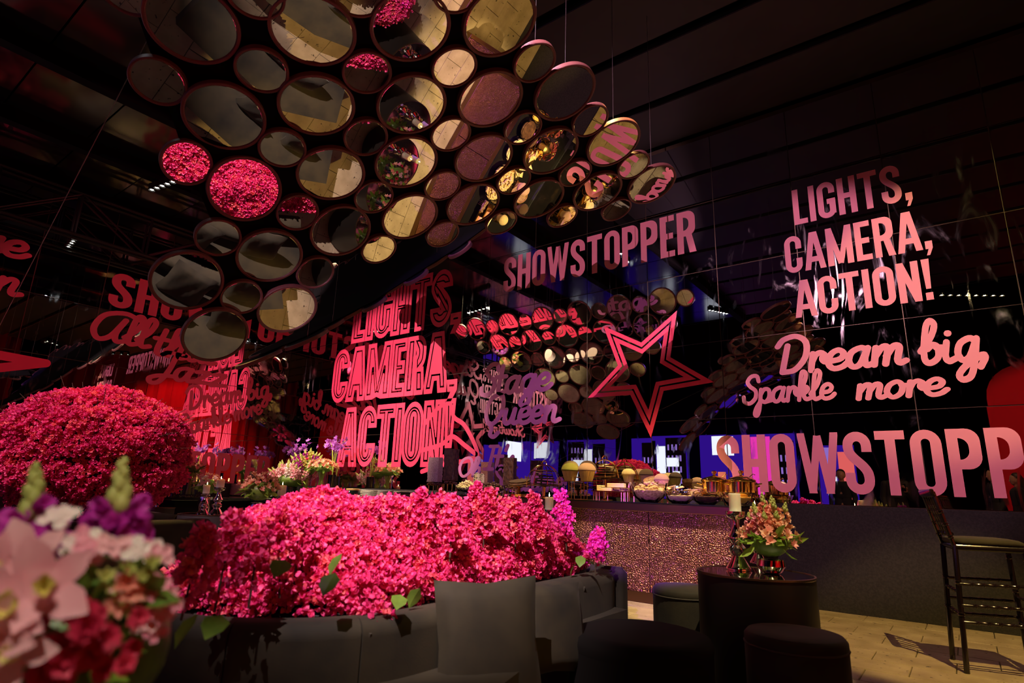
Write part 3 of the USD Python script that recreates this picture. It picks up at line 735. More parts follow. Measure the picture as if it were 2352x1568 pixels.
bed = thing('bougainvillea_bed', 'long raised bed heaped with hot pink bougainvillea behind the dark velvet sofa', 'flower bed')
gx, gy = np.meshgrid(np.arange(-3.2, -1.9, .06), np.arange(1.2, 4.05, .06))
inside = np.array([BED.buffer(-.02).contains(Point(a, b)) for a, b in zip(gx.ravel(), gy.ravel())]).reshape(gx.shape)
hz, _ = bed_height(gx.ravel(), gy.ravel()); hz = hz.reshape(gx.shape) - .075
vid = -np.ones(gx.shape, int); vid[inside] = np.arange(inside.sum())
V = np.stack([gx[inside], gy[inside], hz[inside]], 1); F = []
for i in range(gx.shape[0] - 1):
    for j in range(gx.shape[1] - 1):
        q = (vid[i, j], vid[i, j + 1], vid[i + 1, j + 1], vid[i + 1, j])
        if min(q) >= 0: F.append(q)
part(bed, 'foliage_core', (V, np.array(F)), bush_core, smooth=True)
part(bed, 'planter', MB().prism(BED.buffer(.01), .50, TM((0, 0, .02))), black_cloth)
n = 15500
x, y = r5.uniform(-3.25, -1.9, n * 2), r5.uniform(1.15, 4.1, n * 2)
ok = np.array([BED.buffer(.025).contains(Point(a, b)) for a, b in zip(x, y)])
x, y = x[ok], y[ok]
h, dd = bed_height(x, y)
e = .03
gxn = (bed_height(x + e, y)[0] - h) / e; gyn = (bed_height(x, y + e)[0] - h) / e
nrm = np.stack([-gxn, -gyn, np.ones_like(h)], 1); nrm /= np.linalg.norm(nrm, axis=1, keepdims=True)
pos = np.stack([x, y, h + r5.uniform(-.06, .035, len(h))], 1)
# sprays that rise above the mass
sp, sn = [], []
SPRAYS = [(740, 1150, 2.9, .22), (965, 1128, 3.0, .20), (1010, 1135, 3.1, .14), (1095, 1118, 3.4, .22), (1125, 1128, 3.3, .16), (1225, 1138, 3.6, .18), (1285, 1130, 3.8, .20), (1375, 1222, 3.9, .14), (640, 1180, 2.5, .16), (540, 1190, 2.3, .15), (470, 1225, 2.1, .12),
          (850, 1160, 2.9, .14), (905, 1150, 3.0, .14), (1040, 1150, 3.0, .14), (1180, 1150, 3.4, .14), (700, 1170, 2.6, .16), (600, 1215, 2.3, .12), (760, 1170, 2.8, .2)]
for px, py, dist, L in SPRAYS:
    q = (px - 1176, py - 784)
    d = FWD + RIGHT * q[0] / FOCAL - UP * q[1] / FOCAL
    tip = EYE + d / np.linalg.norm(d) * dist
    base = tip + np.array([r5.uniform(-.05, .05), r5.uniform(-.05, .05), -L * 1.25])
    m = int(95 * L / .15)
    t = r5.uniform(0, 1, m) ** .8
    wd = .075 * (1 - t * .75)[:, None]
    off = r5.normal(0, 1, (m, 3)); off /= np.linalg.norm(off, axis=1, keepdims=True)
    sp.append(base + (tip - base) * t[:, None] + off * wd * r5.uniform(.4, 1, (m, 1))); sn.append(off)
    part(bed, 'stem', MB().tube([base - [0, 0, .1], (base + tip) / 2, tip], .004, 5), stem_brown)
# the spray that hangs over the rim
m = 60; t = r5.uniform(0, 1, m)
c0, c1 = np.array([-2.0, 1.66, .60]), at(878, 1438, 0, -1.84)
off = r5.normal(0, 1, (m, 3)); off /= np.linalg.norm(off, axis=1, keepdims=True)
sp.append(c0 + (c1 - c0) * t[:, None] + off * .05); sn.append(off)
pos, nrm = np.vstack([pos] + sp), np.vstack([nrm] + sn)
blossoms(bed, pos, nrm, r5)
for px, py, dist, dx in ((1335, 1275, 3.75, .1), (1322, 1292, 3.7, -.1), (1350, 1285, 3.75, .3), (920, 1365, 2.5, .2), (965, 1350, 2.6, -.2), (655, 1285, 2.0, .2), (770, 1315, 2.1, .1), (455, 1408, 1.75, -.1), (785, 1270, 2.3, 0), (510, 1412, 1.8, .2), (1010, 1340, 2.7, .3)):
    d = FWD + RIGHT * (px - 1176) / FOCAL - UP * (py - 784) / FOCAL
    leaf_part(bed, EYE + d / np.linalg.norm(d) * dist, (dx, -.25, -.35 + dx), .085, .07, spin=dx * 9)

# the ball on its black stand
ball = thing('flower_ball', 'huge ball of pink bougainvillea on a black stand by the left wall', 'flower arrangement')
BC = np.array([-5.72, 1.86, 1.26]); BR = np.array([.74, .74, .53])
u = r5.normal(0, 1, (14500, 3)); u /= np.linalg.norm(u, axis=1, keepdims=True)
u = u[u[:, 2] > -.86]
lump = usdkit.meshkit.fbm(u * 2.6 + 9, 3, 8)
rad = (.90 + .28 * (lump - .5) + r5.uniform(-.10, .045, len(u)))[:, None]
droop = np.where(u[:, 2:] < -.2, 1.0, 0)
pos = BC + u * BR * rad * .98 - np.array([0, 0, .06]) * droop * r5.uniform(0, 1.6, (len(u), 1))
ico = trimesh.creation.icosphere(3)
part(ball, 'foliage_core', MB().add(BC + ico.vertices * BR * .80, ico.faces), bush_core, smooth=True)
blossoms(ball, pos, u / BR / np.linalg.norm(u / BR, axis=1, keepdims=True), r5)
for k in range(46):
    w = r5.normal(0, 1, 3); w[2] = abs(w[2]) * .8; w /= np.linalg.norm(w)
    q = BC + w * BR * .98
    part(ball, 'stem', MB().tube([q - w * .1, q + w * .02, q + w * r5.uniform(.05, .10)], .0022, 4), stem_brown)
gloss_blk = plain('gloss_black', (.006, .006, .006), .08)
part(ball, 'stand', MB().lathe([(0, 0), (.26, 0), (.26, .03), (.10, .06), (.085, .3), (.085, .75), (.13, .82), (.15, .92), (0, .92)], 32, TM((BC[0], BC[1], 0))), gloss_blk)

# ---------------------------------------------------------------- sofas
velvet = mat('olive_velvet', {'t': ('geometry', {}), 'n': ('noise_texture', dict(scale=4.0, detail=5)), 'r': ('rgb_ramp', {'ramp': [(.35, (.011, .0085, .004)), (.65, (.034, .026, .011))]}), 'n2': ('noise_texture', dict(scale=160.0, detail=2)), 'b': ('bump', dict(strength=.12, distance=.004)),
                               'p': ('principled_bsdf', dict(roughness=.85, sheen_weight=.06, sheen_roughness=.4, sheen_tint=(.9, .85, .7)))},
             [('t.position', 'n.vector'), ('t.position', 'n2.vector'), ('n.fac', 'r.fac'), ('r.color', 'p.base_color'), ('n2.fac', 'b.height'), ('b.normal', 'p.normal')])
piping = plain('velvet_piping', (.05, .042, .028), .8)


def swept(path, prof):
    """prof (across, z) carried along a plan path."""
    path = np.array(path); t = np.gradient(path, axis=0); t /= np.linalg.norm(t, axis=1, keepdims=True)
    nn = np.stack([t[:, 1], -t[:, 0]], 1)
    return MB().loft([[(p[0] + n_[0] * a, p[1] + n_[1] * a, z) for a, z in prof] for p, n_ in zip(path, nn)])


def back_prof(w, z0, z1, r=.06):
    return [(-w, z0)] + [(-w + r - r * math.cos(a), z1 - r + r * math.sin(a)) for a in np.linspace(0, PI / 2, 5)] + [(w - r + r * math.sin(a), z1 - r + r * math.cos(a)) for a in np.linspace(0, PI / 2, 5)] + [(w, z0)]


sofa = thing('curved_sofa', 'dark olive velvet curved sofa whose low back edges the flower bed', 'sofa')
line = smooth_line([(-3.0, 1.02), (-2.5, 1.07), (-2.10, 1.28), (-1.88, 1.62), (-1.86, 2.1), (-1.90, 2.8), (-1.93, 3.45), (-1.99, 3.68)], 8)
cuts = [0, 15, 23, 33, 44, len(line)]
for a, b in zip(cuts[:-1], cuts[1:]):
    part(sofa, 'backrest', swept(line[a:min(b + 1, len(line))], back_prof(.085, .03, .545)), velvet, smooth=50)
    part(sofa, 'seam', MB().tube([(*line[a], .20), (*(line[a] + [.088, 0] if a > 20 else line[a] + [.04, -.07]), .50)], .006, 6), piping)
end = line[-1]
part(sofa, 'end_panel', MB().box(-2.12, 3.66, .03, -1.84, 3.76, .56, c=.035), velvet, smooth=50)
seat_pts = [tuple(p + np.array([.05, -.03])) for p in line[22:]] + [(-1.76, 3.62), (-1.74, 2.5), (-1.50, 2.15), (-1.40, 1.8), (-1.5, 1.3)]
seat = Polygon(seat_pts).buffer(0)
part(sofa, 'seat_cushion', MB().prism(seat.buffer(-.02), .10, TM((0, 0, .23))), velvet)
part(sofa, 'plinth', MB().prism(seat.buffer(-.05), .22, TM((0, 0, .01))), black_cloth)


def pillow_mesh(w, h, t):
    n = 13; V, F = [], []
    for side in (1, -1):
        for i in range(n):
            for j in range(n):
                a, b = i / (n - 1) * 2 - 1, j / (n - 1) * 2 - 1
                k = (max(0, 1 - a ** 4) * max(0, 1 - b ** 4)) ** .55
                pin = 1 - .10 * (1 - a * a) * (abs(b) > .99) - .0
                V.append((a * w / 2 * (1 - .09 * (1 - abs(b)) * abs(a) ** 6 * 1.0), b * h / 2 * (1 - .09 * (1 - abs(a)) * abs(b) ** 6), side * t / 2 * k + .004 * math.sin(9 * a + 5 * b)))
    for s in range(2):
        o = s * n * n
        for i in range(n - 1):
            for j in range(n - 1):
                q = (o + i * n + j, o + (i + 1) * n + j, o + (i + 1) * n + j + 1, o + i * n + j + 1)
                F.append(q if s == 0 else q[::-1])
    return MB().add(V, F)


def pillow(center, face, up_tilt, w, h, t, label):
    z = np.array(face, float); z /= np.linalg.norm(z)
    y = np.array([0, 0, 1.0]) - z * z[2]; y /= np.linalg.norm(y); x = np.cross(y, z)
    c, s_ = math.cos(up_tilt), math.sin(up_tilt)
    m = np.eye(4); m[:3, :3] = np.stack([x * c + y * s_, -x * s_ + y * c, z], 1); m[:3, 3] = center
    v, f = pillow_mesh(w, h, t).arrays()
    return single('pillow', MB().add(v, f, m), velvet, label, 'pillow', smooth=60)


pillow(at(1122, 1478, 0, -1.63), (.80, -.55, .20), .03, .45, .50, .13, 'square olive velvet pillow leaning on the curved sofa back, nearest the flowers')
pillow(at(1268, 1440, 0, -1.66), (.95, -.25, .2), -.06, .40, .40, .12, 'second olive pillow, to the right of the square pillow on the curved sofa')

sofa2 = thing('curved_sofa', 'dark olive sofa seen behind the left side of the flowers', 'sofa')
l2 = smooth_line([(-3.2, 1.5), (-3.32, 2.1), (-3.3, 2.7), (-3.12, 3.3)], 8)
part(sofa2, 'backrest', swept(l2, back_prof(.085, .03, .56)), velvet, smooth=50)
st2 = Polygon([tuple(p - np.array([.07, 0])) for p in l2] + [(-3.75, 3.5), (-3.98, 2.8), (-4.0, 2.1), (-3.85, 1.4)]).buffer(0)
part(sofa2, 'seat_cushion', MB().prism(st2, .20, TM((0, 0, .20))), velvet)
part(sofa2, 'plinth', MB().prism(st2.buffer(-.04), .19, TM((0, 0, .01))), black_cloth)
pillow((-3.50, 2.15, .52), (-.8, -.1, .6), .1, .42, .42, .12, 'olive velvet pillow on the left sofa behind the flowers')
pillow((-3.48, 2.85, .52), (-.8, .1, .6), -.1, .42, .42, .12, 'olive velvet pillow at the far end of the left sofa')
sofa3 = thing('curved_sofa', 'dark velvet sofa with loose pillows in front of the flower ball', 'sofa')
part(sofa3, 'backrest', swept(smooth_line([(-5.25, .75), (-4.8, 1.2), (-4.62, 1.75), (-4.75, 2.35)], 8), back_prof(.10, .03, .74)), velvet, smooth=50)
part(sofa3, 'seat_cushion', MB().prism(Polygon([(-5.5, .9), (-5.0, 1.25), (-4.8, 1.75), (-4.95, 2.3), (-5.45, 2.35), (-5.3, 1.8), (-5.5, 1.3)]).buffer(0).difference(Point(BC[0], BC[1]).buffer(.28)), .2, TM((0, 0, .2))), velvet)
pillow((-4.95, 1.95, .62), (-.8, -.2, .6), .2, .45, .45, .13, 'dark pillow propped on the sofa in front of the flower ball')

# ---------------------------------------------------------------- drum tables, poufs and the round ottoman
drum_cloth = plain('drum_brown', (.010, .0075, .006), .42)
tray_mirror = plain('smoked_mirror_top', (.55, .52, .50), .06, 1.)


def drum(x, y, z, r, label, body=None):
    t = thing('drum_table', label, 'table', m=TM((x, y, 0)))
    part(t, 'body', MB().lathe([(r * .97, .0), (r, .02), (r, z - .03), (r, z - .012)], 56), body or drum_cloth)
    part(t, 'rim', MB().lathe([(r, z - .013), (r + .004, z - .008), (r + .003, z + .002), (r - .006, z + .003), (r - .008, z - .004)], 56), plain('rim_bronze', (.10, .06, .035), .3, .8))
    part(t, 'mirror_top', MB().lathe([(r - .006, z - .006), (r - .007, z - .001), (0, z - .001)], 56), tray_mirror, smooth=False)
    return t


drum(-1.06, 3.83, .60, .325, 'dark brown drum table with a mirror top holding the snapdragon bouquet at right')
def pouf(p, z, r, label):
    t = thing('pouf', label, 'pouf', m=TM((p[0], p[1], 0)))
    part(t, 'body', MB().lathe([(r * .97, 0), (r, .03), (r, z - .06), (r * .985, z - .055)], 40), velvet)
    part(t, 'seat', MB().lathe([(r * .985, z - .056), (r * 1.005, z - .045), (r, z - .022), (r * .93, z - .004), (r * .6, z + .004), (0, z + .006)], 40), velvet, smooth=70)
    part(t, 'piping', MB().tube([(r * 1.003 * math.cos(a), r * 1.003 * math.sin(a), z - .055) for a in np.linspace(0, 2 * PI, 41)], .005, 6), piping)


pouf((-1.62, 4.16), .43, .215, 'dark velvet pouf half hidden behind the drum table, against the hammered bar')
pouf((-.72, 3.18), .43, .22, 'dark velvet pouf in front of the drum table')
ottoman_mat = plain('ottoman_brown', (.005, .0035, .003), .9, specular_ior_level=.2)
t = thing('ottoman', 'big round dark velvet ottoman beside the curved sofa', 'ottoman', m=TM((-1.38, 2.93, 0)))
part(t, 'body', MB().lathe([(.33, 0), (.345, .03), (.345, .29)], 56), ottoman_mat)
part(t, 'cushion', MB().lathe([(.345, .29), (.35, .32), (.335, .355), (.28, .37), (0, .375)], 56), ottoman_mat, smooth=70)

# ---------------------------------------------------------------- the hammered bar and its buffet
BT, BY = .955, 5.76                                              # top and front of the bar
hammered = mat('hammered_copper', {'g': ('geometry', {}), 'v': ('voronoi_texture', dict(scale=85.0, smoothness=.6, feature='smooth_f1')), 'b': ('bump', dict(strength=.95, distance=.02)),
                                   'p': ('principled_bsdf', dict(base_color=(.23, .10, .085), metallic=1.0, roughness=.24))},
               [('g.position', 'v.vector'), ('v.distance', 'b.height'), ('b.normal', 'p.normal')])
bronze = plain('bronze_trim', (.30, .15, .09), .28, 1.)
gold = plain('polished_gold', (.95, .66, .24), .13, 1.)
thin_gold = plain('satin_gold', (.85, .58, .26), .25, 1.)
glass = plain('clear_glass', (.97, .97, .97), .0, 0., transmission_weight=1.0, ior=1.45)
black_gloss_top = plain('black_glass_top', (.008, .007, .007), .06)
choc = noisy('chocolate', (.035, .013, .006), (.11, .048, .022), 22, .42, bump=.3)
milk_choc = noisy('milk_chocolate', (.10, .045, .018), (.21, .105, .045), 40, .45, bump=.4)
cream = noisy('cream_cake', (.60, .44, .24), (.80, .64, .40), 30, .6, bump=.3)
rice = noisy('puffed_rice', (.50, .38, .24), (.76, .62, .42), 90, .65, bump=.8)
paper = plain('cake_paper', (.70, .50, .18), .6)
bar = thing('buffet_bar', 'long bar faced with hammered copper under a black top', 'bar', 'hammered buffet bar')
X0, X1 = -6.35, -1.735
xs = [X0, -5.1, -3.85, -2.6, X1]
for a, b in zip(xs[:-1], xs[1:]):
    part(bar, 'hammered_panel', MB().box(a + .004, BY + .012, .10, b - .004 - (.05 if b == X1 else 0), BY + .04, .865), hammered, smooth=False)
part(bar, 'top_trim', MB().box(X0, BY, .865, X1, BY + .04, BT - .012, c=.004), bronze, smooth=False)
part(bar, 'base_trim', MB().box(X0, BY, .0, X1, BY + .04, .10, c=.004), plain('dark_bronze', (.16, .09, .05), .3, 1.), smooth=False)
part(bar, 'corner_trim', MB().box(X1 - .05, BY, .10, X1, BY + .04, .865, c=.003), bronze, smooth=False)
part(bar, 'end_frame', MB().box(X1 - .02, BY + .04, .0, X1, 6.74, BT - .012), plain('end_bronze', (.14, .075, .04), .25, .9), smooth=False)
part(bar, 'worktop', MB().box(X0 - .01, BY - .01, BT - .012, X1 + .01, 6.74, BT, c=.003), black_gloss_top, smooth=False)


def on_bar(px, y):
    """x on the bar below this pixel column of the buffet."""
    return at(px, 1120, 1, y)[0]


def lumps(mb, n, cx, cy, z0, rx, ry, h, size, r, long=1.):
    """A heap of small pieces."""
    for _ in range(n):
        a, q = r.uniform(0, 2 * PI), math.sqrt(r.uniform(0, 1))
        z = z0 + h * (1 - q * q) * r.uniform(.35, 1)
        s = size * r.uniform(.7, 1.2)
        ic = trimesh.creation.icosphere(1)
        mb.add(ic.vertices * [s * long, s, s * .8], ic.faces, TM((cx + rx * q * math.cos(a), cy + ry * q * math.sin(a), z), r.uniform(0, 6), r.uniform(-.6, .6), r.uniform(-.6, .6)))
    return mb


r6 = np.random.default_rng(6)


def rough_block(w, d, h, seed, amp=.006, n=12):
    b = trimesh.creation.box([w, d, h])
    for _ in range(4): b = b.subdivide()
    nz = usdkit.meshkit.noise(b.vertices * 70, seed) - .5
    v = b.vertices * (1 + 0) + (b.vertices / np.array([w, d, h]) * 2) ** 3 * nz[:, None] * amp * 2
    return MB().add(v + [0, 0, h / 2], b.faces)


def tower(px, y, z, w, h, m, base_m, label, base_r=.10, seed=1):
    t = thing('sweet_tower', label, 'sweet', m=TM((on_bar(px, y), y, z), .2))
    v, f = rough_block(w, w * .7, h, seed).arrays()
    part(t, 'block', MB().add(v, f, TM((0, 0, .045))), m, smooth=30)
    b = MB()
    lumps(b, 60, 0, 0, .012, base_r, base_r * .8, .035, .014, r6)
    part(t, 'base_clusters', b, base_m, smooth=60, kind='stuff')
    return t


def riser(px, y, w, d, h, label, n=10):
    """A low stand of gold rods under a mirrored tray."""
    t = thing('display_stand', label, 'stand', m=TM((on_bar(px, y), y, BT)))
    part(t, 'tray', MB().box(-w / 2, -d / 2, h - .006, w / 2, d / 2, h, c=.002), gold, smooth=False)
    for k in range(n):
        a = k * 2 * PI / n
        part(t, 'rod', MB().tube([(w * .47 * math.cos(a), d * .47 * math.sin(a), 0), (w * .47 * math.cos(a), d * .47 * math.sin(a), h - .004)], .005, 8), thin_gold)
    return t


riser(990, 6.18, .26, .20, .115, 'gold rod stand under the white puffed rice tower')
tower(997, 6.18, BT + .115, .175, .34, rice, milk_choc, 'tall block of white puffed rice on chocolate clusters, leftmost tower', seed=3)
riser(1033, 6.20, .24, .20, .14, 'gold rod stand under the tallest chocolate tower')
tower(1033, 6.20, BT + .14, .17, .43, choc, milk_choc, 'tallest brown chocolate tower, right of the white one', seed=5)
riser(1172, 6.45, .20, .16, .10, 'gold rod stand under the chocolate tower in front of the word It is')
tower(1170, 6.45, BT + .10, .15, .36, choc, choc, 'brown chocolate tower behind the big sandwich cookie', seed=8)


def bowl(px, y, r, h, foot, fill_m, label, heap, size, n=70, long=1., base=None, cat='bowl'):
    t = thing('glass_bowl', label, cat, m=TM((on_bar(px, y), y, base or BT)))
    pr = [(r * .42, 0), (r * .5, .004), (r * .18, .012), (r * .16, foot), (r * .5, foot + .01), (r * .86, foot + h * .45), (r, foot + h), (r - .006, foot + h), (r * .84 - .004, foot + h * .48), (r * .45, foot + .018), (0, foot + .015)] if foot > .02 else \
        [(r * .45, 0), (r * .8, h * .3), (r, h), (r - .007, h), (r * .78, h * .34), (r * .42, .010), (0, .009)]
    part(t, 'dish', MB().lathe(pr, 40, fn=lambda a, i: 1 + (.035 * math.cos(12 * a) if i > 3 else 0)), glass, smooth=50)
    b = MB().lathe([(r * .40, foot + .024), (r * .78, foot + h * .45), (r * .82, foot + h * .62), (0, foot + h * .62 + heap * .3)], 28)
    lumps(b, n, 0, 0, foot + h * .55, r * .80, r * .80, heap, size, r6, long)
    part(t, 'filling', b, fill_m, smooth=60, kind='stuff')
    return t


sticks = noisy('white_sticks', (.62, .50, .26), (.80, .70, .42), 25, .5)
bowl(1072, 6.12, .165, .10, .035, sticks, 'glass dish heaped with pale chocolate sticks in front of the pink wall star', .10, .011, 130, 3.2)
bowl(1132, 6.12, .165, .10, .035, choc, 'glass dish heaped with dark chocolate curls left of the cookie stand', .085, .017, 80, 1.3)
t = thing('polka_sheet', 'bent sheet of white chocolate with dark polka dots', 'sweet', m=TM((on_bar(1100, 6.2), 6.2, BT + .165), .3, .25))
sheet = lambda u, v: (u * .17 - .085, .035 * math.sin(u * 5) + .02 * v, v * .125 * (1 - .35 * abs(u - .55)) + .015 * math.sin(u * 9))
V = [sheet(i / 14, j / 8) for i in range(15) for j in range(9)] + [tuple(np.array(sheet(i / 14, j / 8)) + [0, .006, 0]) for i in range(15) for j in range(9)]
F = [(i * 9 + j, (i + 1) * 9 + j, (i + 1) * 9 + j + 1, i * 9 + j + 1) for i in range(14) for j in range(8)]
polka = mat('polka_chocolate', {'t': ('texture_coordinate', {}), 'm': ('mapping', dict(scale=(38, 10, 38))), 'v': ('voronoi_texture', dict(scale=1.0, randomness=.35)), 'r': ('rgb_ramp', {'ramp': [(0, (.02, .01, .008)), (.30, (.02, .01, .008)), (.36, (.68, .60, .42)), (1, (.68, .60, .42))]}), 'p': ('principled_bsdf', dict(roughness=.5))},
            [('t.object', 'm.vector'), ('m.vector', 'v.vector'), ('v.distance', 'r.fac'), ('r.color', 'p.base_color')])
part(t, 'sheet', (np.array(V), np.array(F + [tuple(q + 135 for q in f[::-1]) for f in F])), polka, smooth=True)


def cake_stand(px, y, r, h, label):
    t = thing('cake_stand', label, 'stand', m=TM((on_bar(px, y), y, BT)))
    part(t, 'pedestal', MB().lathe([(r * .55, 0), (r * .55, .006), (.03, .014), (.016, .04), (.026, h * .5), (.015, h - .02), (.05, h - .006), (0, h - .006)], 32), gold)
    part(t, 'plate', MB().lathe([(0, h - .007), (r, h - .004), (r + .003, h + .006), (r - .004, h + .006), (r - .012, h), (0, h)], 44), gold)
    return t


def cookie(px, y, z, r, h, label, tilt=.2):
    t = thing('giant_cookie', label, 'cookie', m=TM((on_bar(px, y), y, z)) @ TM(rx=tilt))
    dark = noisy('cocoa_biscuit' + str(len(_plain)), (.030, .013, .007), (.075, .036, .018), 60, .6, bump=.6)
    part(t, 'biscuit', MB().lathe([(0, 0), (r, .002), (r, h * .36), (0, h * .36)], 40, fn=lambda a, i: 1 + .02 * math.cos(30 * a)), dark)
    part(t, 'cream_layer', MB().lathe([(r * .94, h * .36), (r * .96, h * .5), (r * .94, h * .64)], 40), cream)
    part(t, 'biscuit', MB().lathe([(0, h * .64), (r, h * .64), (r, h), (r * .9, h + .004), (r * .55, h), (r * .5, h + .003), (0, h)], 40, fn=lambda a, i: 1 + .02 * math.cos(30 * a)), dark)
    _plain['cocoa' + str(len(_plain))] = dark
    return t


cake_stand(1192, 6.05, .155, .125, 'gold pedestal cake stand carrying the big sandwich cookie')
cookie(1194, 6.05, BT + .150, .135, .05, 'giant dark sandwich cookie tilted on the gold pedestal stand')
t = thing('serving_tray', 'low wide gold drum tray at the front of the bar, below the cookie stand', 'tray', m=TM((on_bar(1180, 5.90), 5.90, BT)))
part(t, 'drum', MB().lathe([(.20, 0), (.21, .004), (.21, .034), (.20, .038), (.198, .034), (0, .034)], 48), gold)


def cloche(px, y, R, z, label, sheets_m, n=8):
    """A dome of gold wires over stacked sheets of chocolate."""
    t = thing('wire_cloche', label, 'cloche', m=TM((on_bar(px, y), y, BT)))
    part(t, 'base_plate', MB().lathe([(0, z - .012), (R * 1.02, z - .01), (R * 1.04, z), (R * .98, z + .004), (0, z)], 44), gold)
    part(t, 'pedestal', MB().lathe([(R * .5, 0), (R * .5, .006), (.022, .02), (.02, z - .02), (.06, z - .011)], 28), gold)
    for k in range(n):
        a = k * 2 * PI / n
        pts = [(R * math.cos(q) * math.cos(a), R * math.cos(q) * math.sin(a), z + R * 1.15 * math.sin(q)) for q in np.linspace(0, PI / 2, 12)]
        part(t, 'wire', MB().tube(pts, .0048, 7), gold)
    part(t, 'ring', MB().tube([(R * .72 * math.cos(a), R * .72 * math.sin(a), z + R * .80) for a in np.linspace(0, 2 * PI, 33)], .004, 6), gold)
    part(t, 'handle', MB().tube([(.035 * math.cos(q), 0, z + R * 1.15 + .045 * math.sin(q)) for q in np.linspace(0, PI, 10)], .007, 8), gold)
    for k in range(6):
        s = R * .78 * (1 - .09 * k); zz = z + .012 + k * R * .15
        pts = [(s * r6.uniform(.65, 1.15) * math.cos(a), s * r6.uniform(.65, 1.15) * math.sin(a)) for a in np.linspace(0, 2 * PI, 13)[:-1]]
        part(t, 'chocolate_sheet', MB().prism(Polygon(pts).buffer(0), .009, TM((0, 0, zz), r6.uniform(0, 6), r6.uniform(-.08, .08), r6.uniform(-.08, .08))), sheets_m if k < 4 else cream, smooth=False)
    return t


cloche(1249, 6.12, .215, .15, 'gold wire cloche with stacked dark chocolate sheets, the nearer and larger one', choc)
cloche(1389, 6.50, .19, .26, 'smaller gold wire cloche behind, left of the reflected flower ball', choc, 6)


def cupcake(px, y, z, s, top_m, label, pm=None):
    t = thing('giant_cupcake', label, 'cupcake', m=TM((on_bar(px, y), y, z), sc=(s, s, s * 1.2)))
    part(t, 'paper_cup', MB().lathe([(0, 0), (.62, 0), (.66, .02), (1.0, 1.0), (.96, 1.0), (.90, .9)], 64, fn=lambda a, i: 1 + (.022 * (1 if math.cos(26 * a) > 0 else -1) if i > 1 else 0)), pm or paper, smooth=20)
    dome = [(.97, .96), (1.10, 1.03), (1.12, 1.12), (1.05, 1.30), (.90, 1.52), (.66, 1.70), (.35, 1.80), (0, 1.83)]
    part(t, 'cake_dome', MB().lathe(dome, 48, fn=lambda a, i: 1 + .012 * math.sin(7 * a + i * 2) + .008 * math.sin(17 * a + 3 * i)), top_m, smooth=60)
    return t


pistachio = noisy('pistachio_crumb', (.34, .33, .03), (.62, .56, .10), 70, .7, bump=.9)
pinkcake = noisy('pink_crumb', (.66, .34, .20), (.88, .56, .38), 70, .7, bump=.9)
vanilla = noisy('vanilla_crumb', (.58, .42, .16), (.76, .60, .30), 60, .7, bump=.6)
choccake = noisy('cocoa_crumb', (.05, .022, .01), (.13, .06, .026), 70, .7, bump=.8)
t = thing('cupcake_rack', 'rack of thin gold rods carrying four giant cupcakes', 'stand', m=TM((on_bar(1327, 6.12), 6.12, BT)))
for sx in (-.19, -.02, .02, .19):
    for sy in (-.11, .11):
        part(t, 'rod', MB().tube([(sx, sy, 0), (sx, sy, .25)], .0038, 6), thin_gold)
for zz in (.003, .203, .25):
    for sx0, sx1 in ((-.19, -.02), (.02, .19)):
        part(t, 'frame', MB().tube([(sx0, -.11, zz), (sx1, -.11, zz), (sx1, .11, zz), (sx0, .11, zz), (sx0, -.11, zz)], .0035, 6), thin_gold)
for sx0, sx1 in ((-.19, -.02), (.02, .19)):
    part(t, 'shelf', MB().box(sx0, -.11, .202, sx1, .11, .206), glass, smooth=False)
cupcake(1309, 6.06, BT + .207, .095, pistachio, 'giant cupcake with a green pistachio crumb top on the gold rack')
cupcake(1348, 6.06, BT + .207, .095, pinkcake, 'giant cupcake with a pale pink crumb top on the gold rack')
cupcake(1310, 6.26, BT + .25, .092, vanilla, 'giant pale vanilla cupcake behind the green one')
cupcake(1350, 6.26, BT + .25, .092, choccake, 'giant chocolate cupcake behind the pale pink one on the rack')
t = thing('mirror_table', 'low gold slab table with gilt rod legs carrying pale bars', 'stand', m=TM((on_bar(1408, 5.98), 5.98, BT)))
part(t, 'slab', MB().box(-.22, -.10, .095, .20, .10, .105, c=.002), gold, smooth=False)
part(t, 'slab', MB().box(-.14, -.02, .135, .22, .12, .145, c=.002), gold, smooth=False)
for k in range(4):
    for x0, zt in ((-.20, .095), (.14, .095)):
        part(t, 'rod', MB().tube([(x0 + k * .022, -.08 + .015 * (k % 2), 0), (x0 + k * .022, -.08 + .015 * (k % 2), zt)], .0055, 8), thin_gold)
for x0 in (-.12, .20):
    part(t, 'rod', MB().tube([(x0, .10, 0), (x0, .10, .135)], .0055, 8), thin_gold)
whitebar = plain('white_chocolate', (.84, .70, .42), .45)
for k, (px, y, z, w, h, lab) in enumerate(((1416, 6.06, .145, .20, .045, 'large pale white chocolate bar on the upper slab'), (1392, 5.97, .105, .14, .034, 'pale white chocolate bar on the lower slab'), (1380, 6.05, .105, .07, .06, 'small upright white chocolate block at the left of the slabs'))):
    single('chocolate_bar', MB().box(-w / 2, -.035, 0, w / 2, .035, h, TM((on_bar(px, y), y, BT + z), .06), c=.004), whitebar, lab, 'sweet', smooth=30)
single('nut_bar', rough_block(.17, .05, .03, 9), milk_choc, 'knobbly nut bar leaning on the front of the gold slab', 'sweet')
UsdGeom.Xformable(stage.GetPrimAtPath('/World/nut_bar')).AddTransformOp().Set(gf(TM((on_bar(1428, 5.90), 5.90, BT + .105), .1)))
cupcake(1444, 6.20, BT + .205, .070, vanilla, 'small vanilla cupcake in front of the reflected flower ball', plain('olive_paper', (.28, .22, .05), .6))
riser(1444, 6.22, .14, .14, .203, 'gold stand under the small vanilla cupcake', 6)
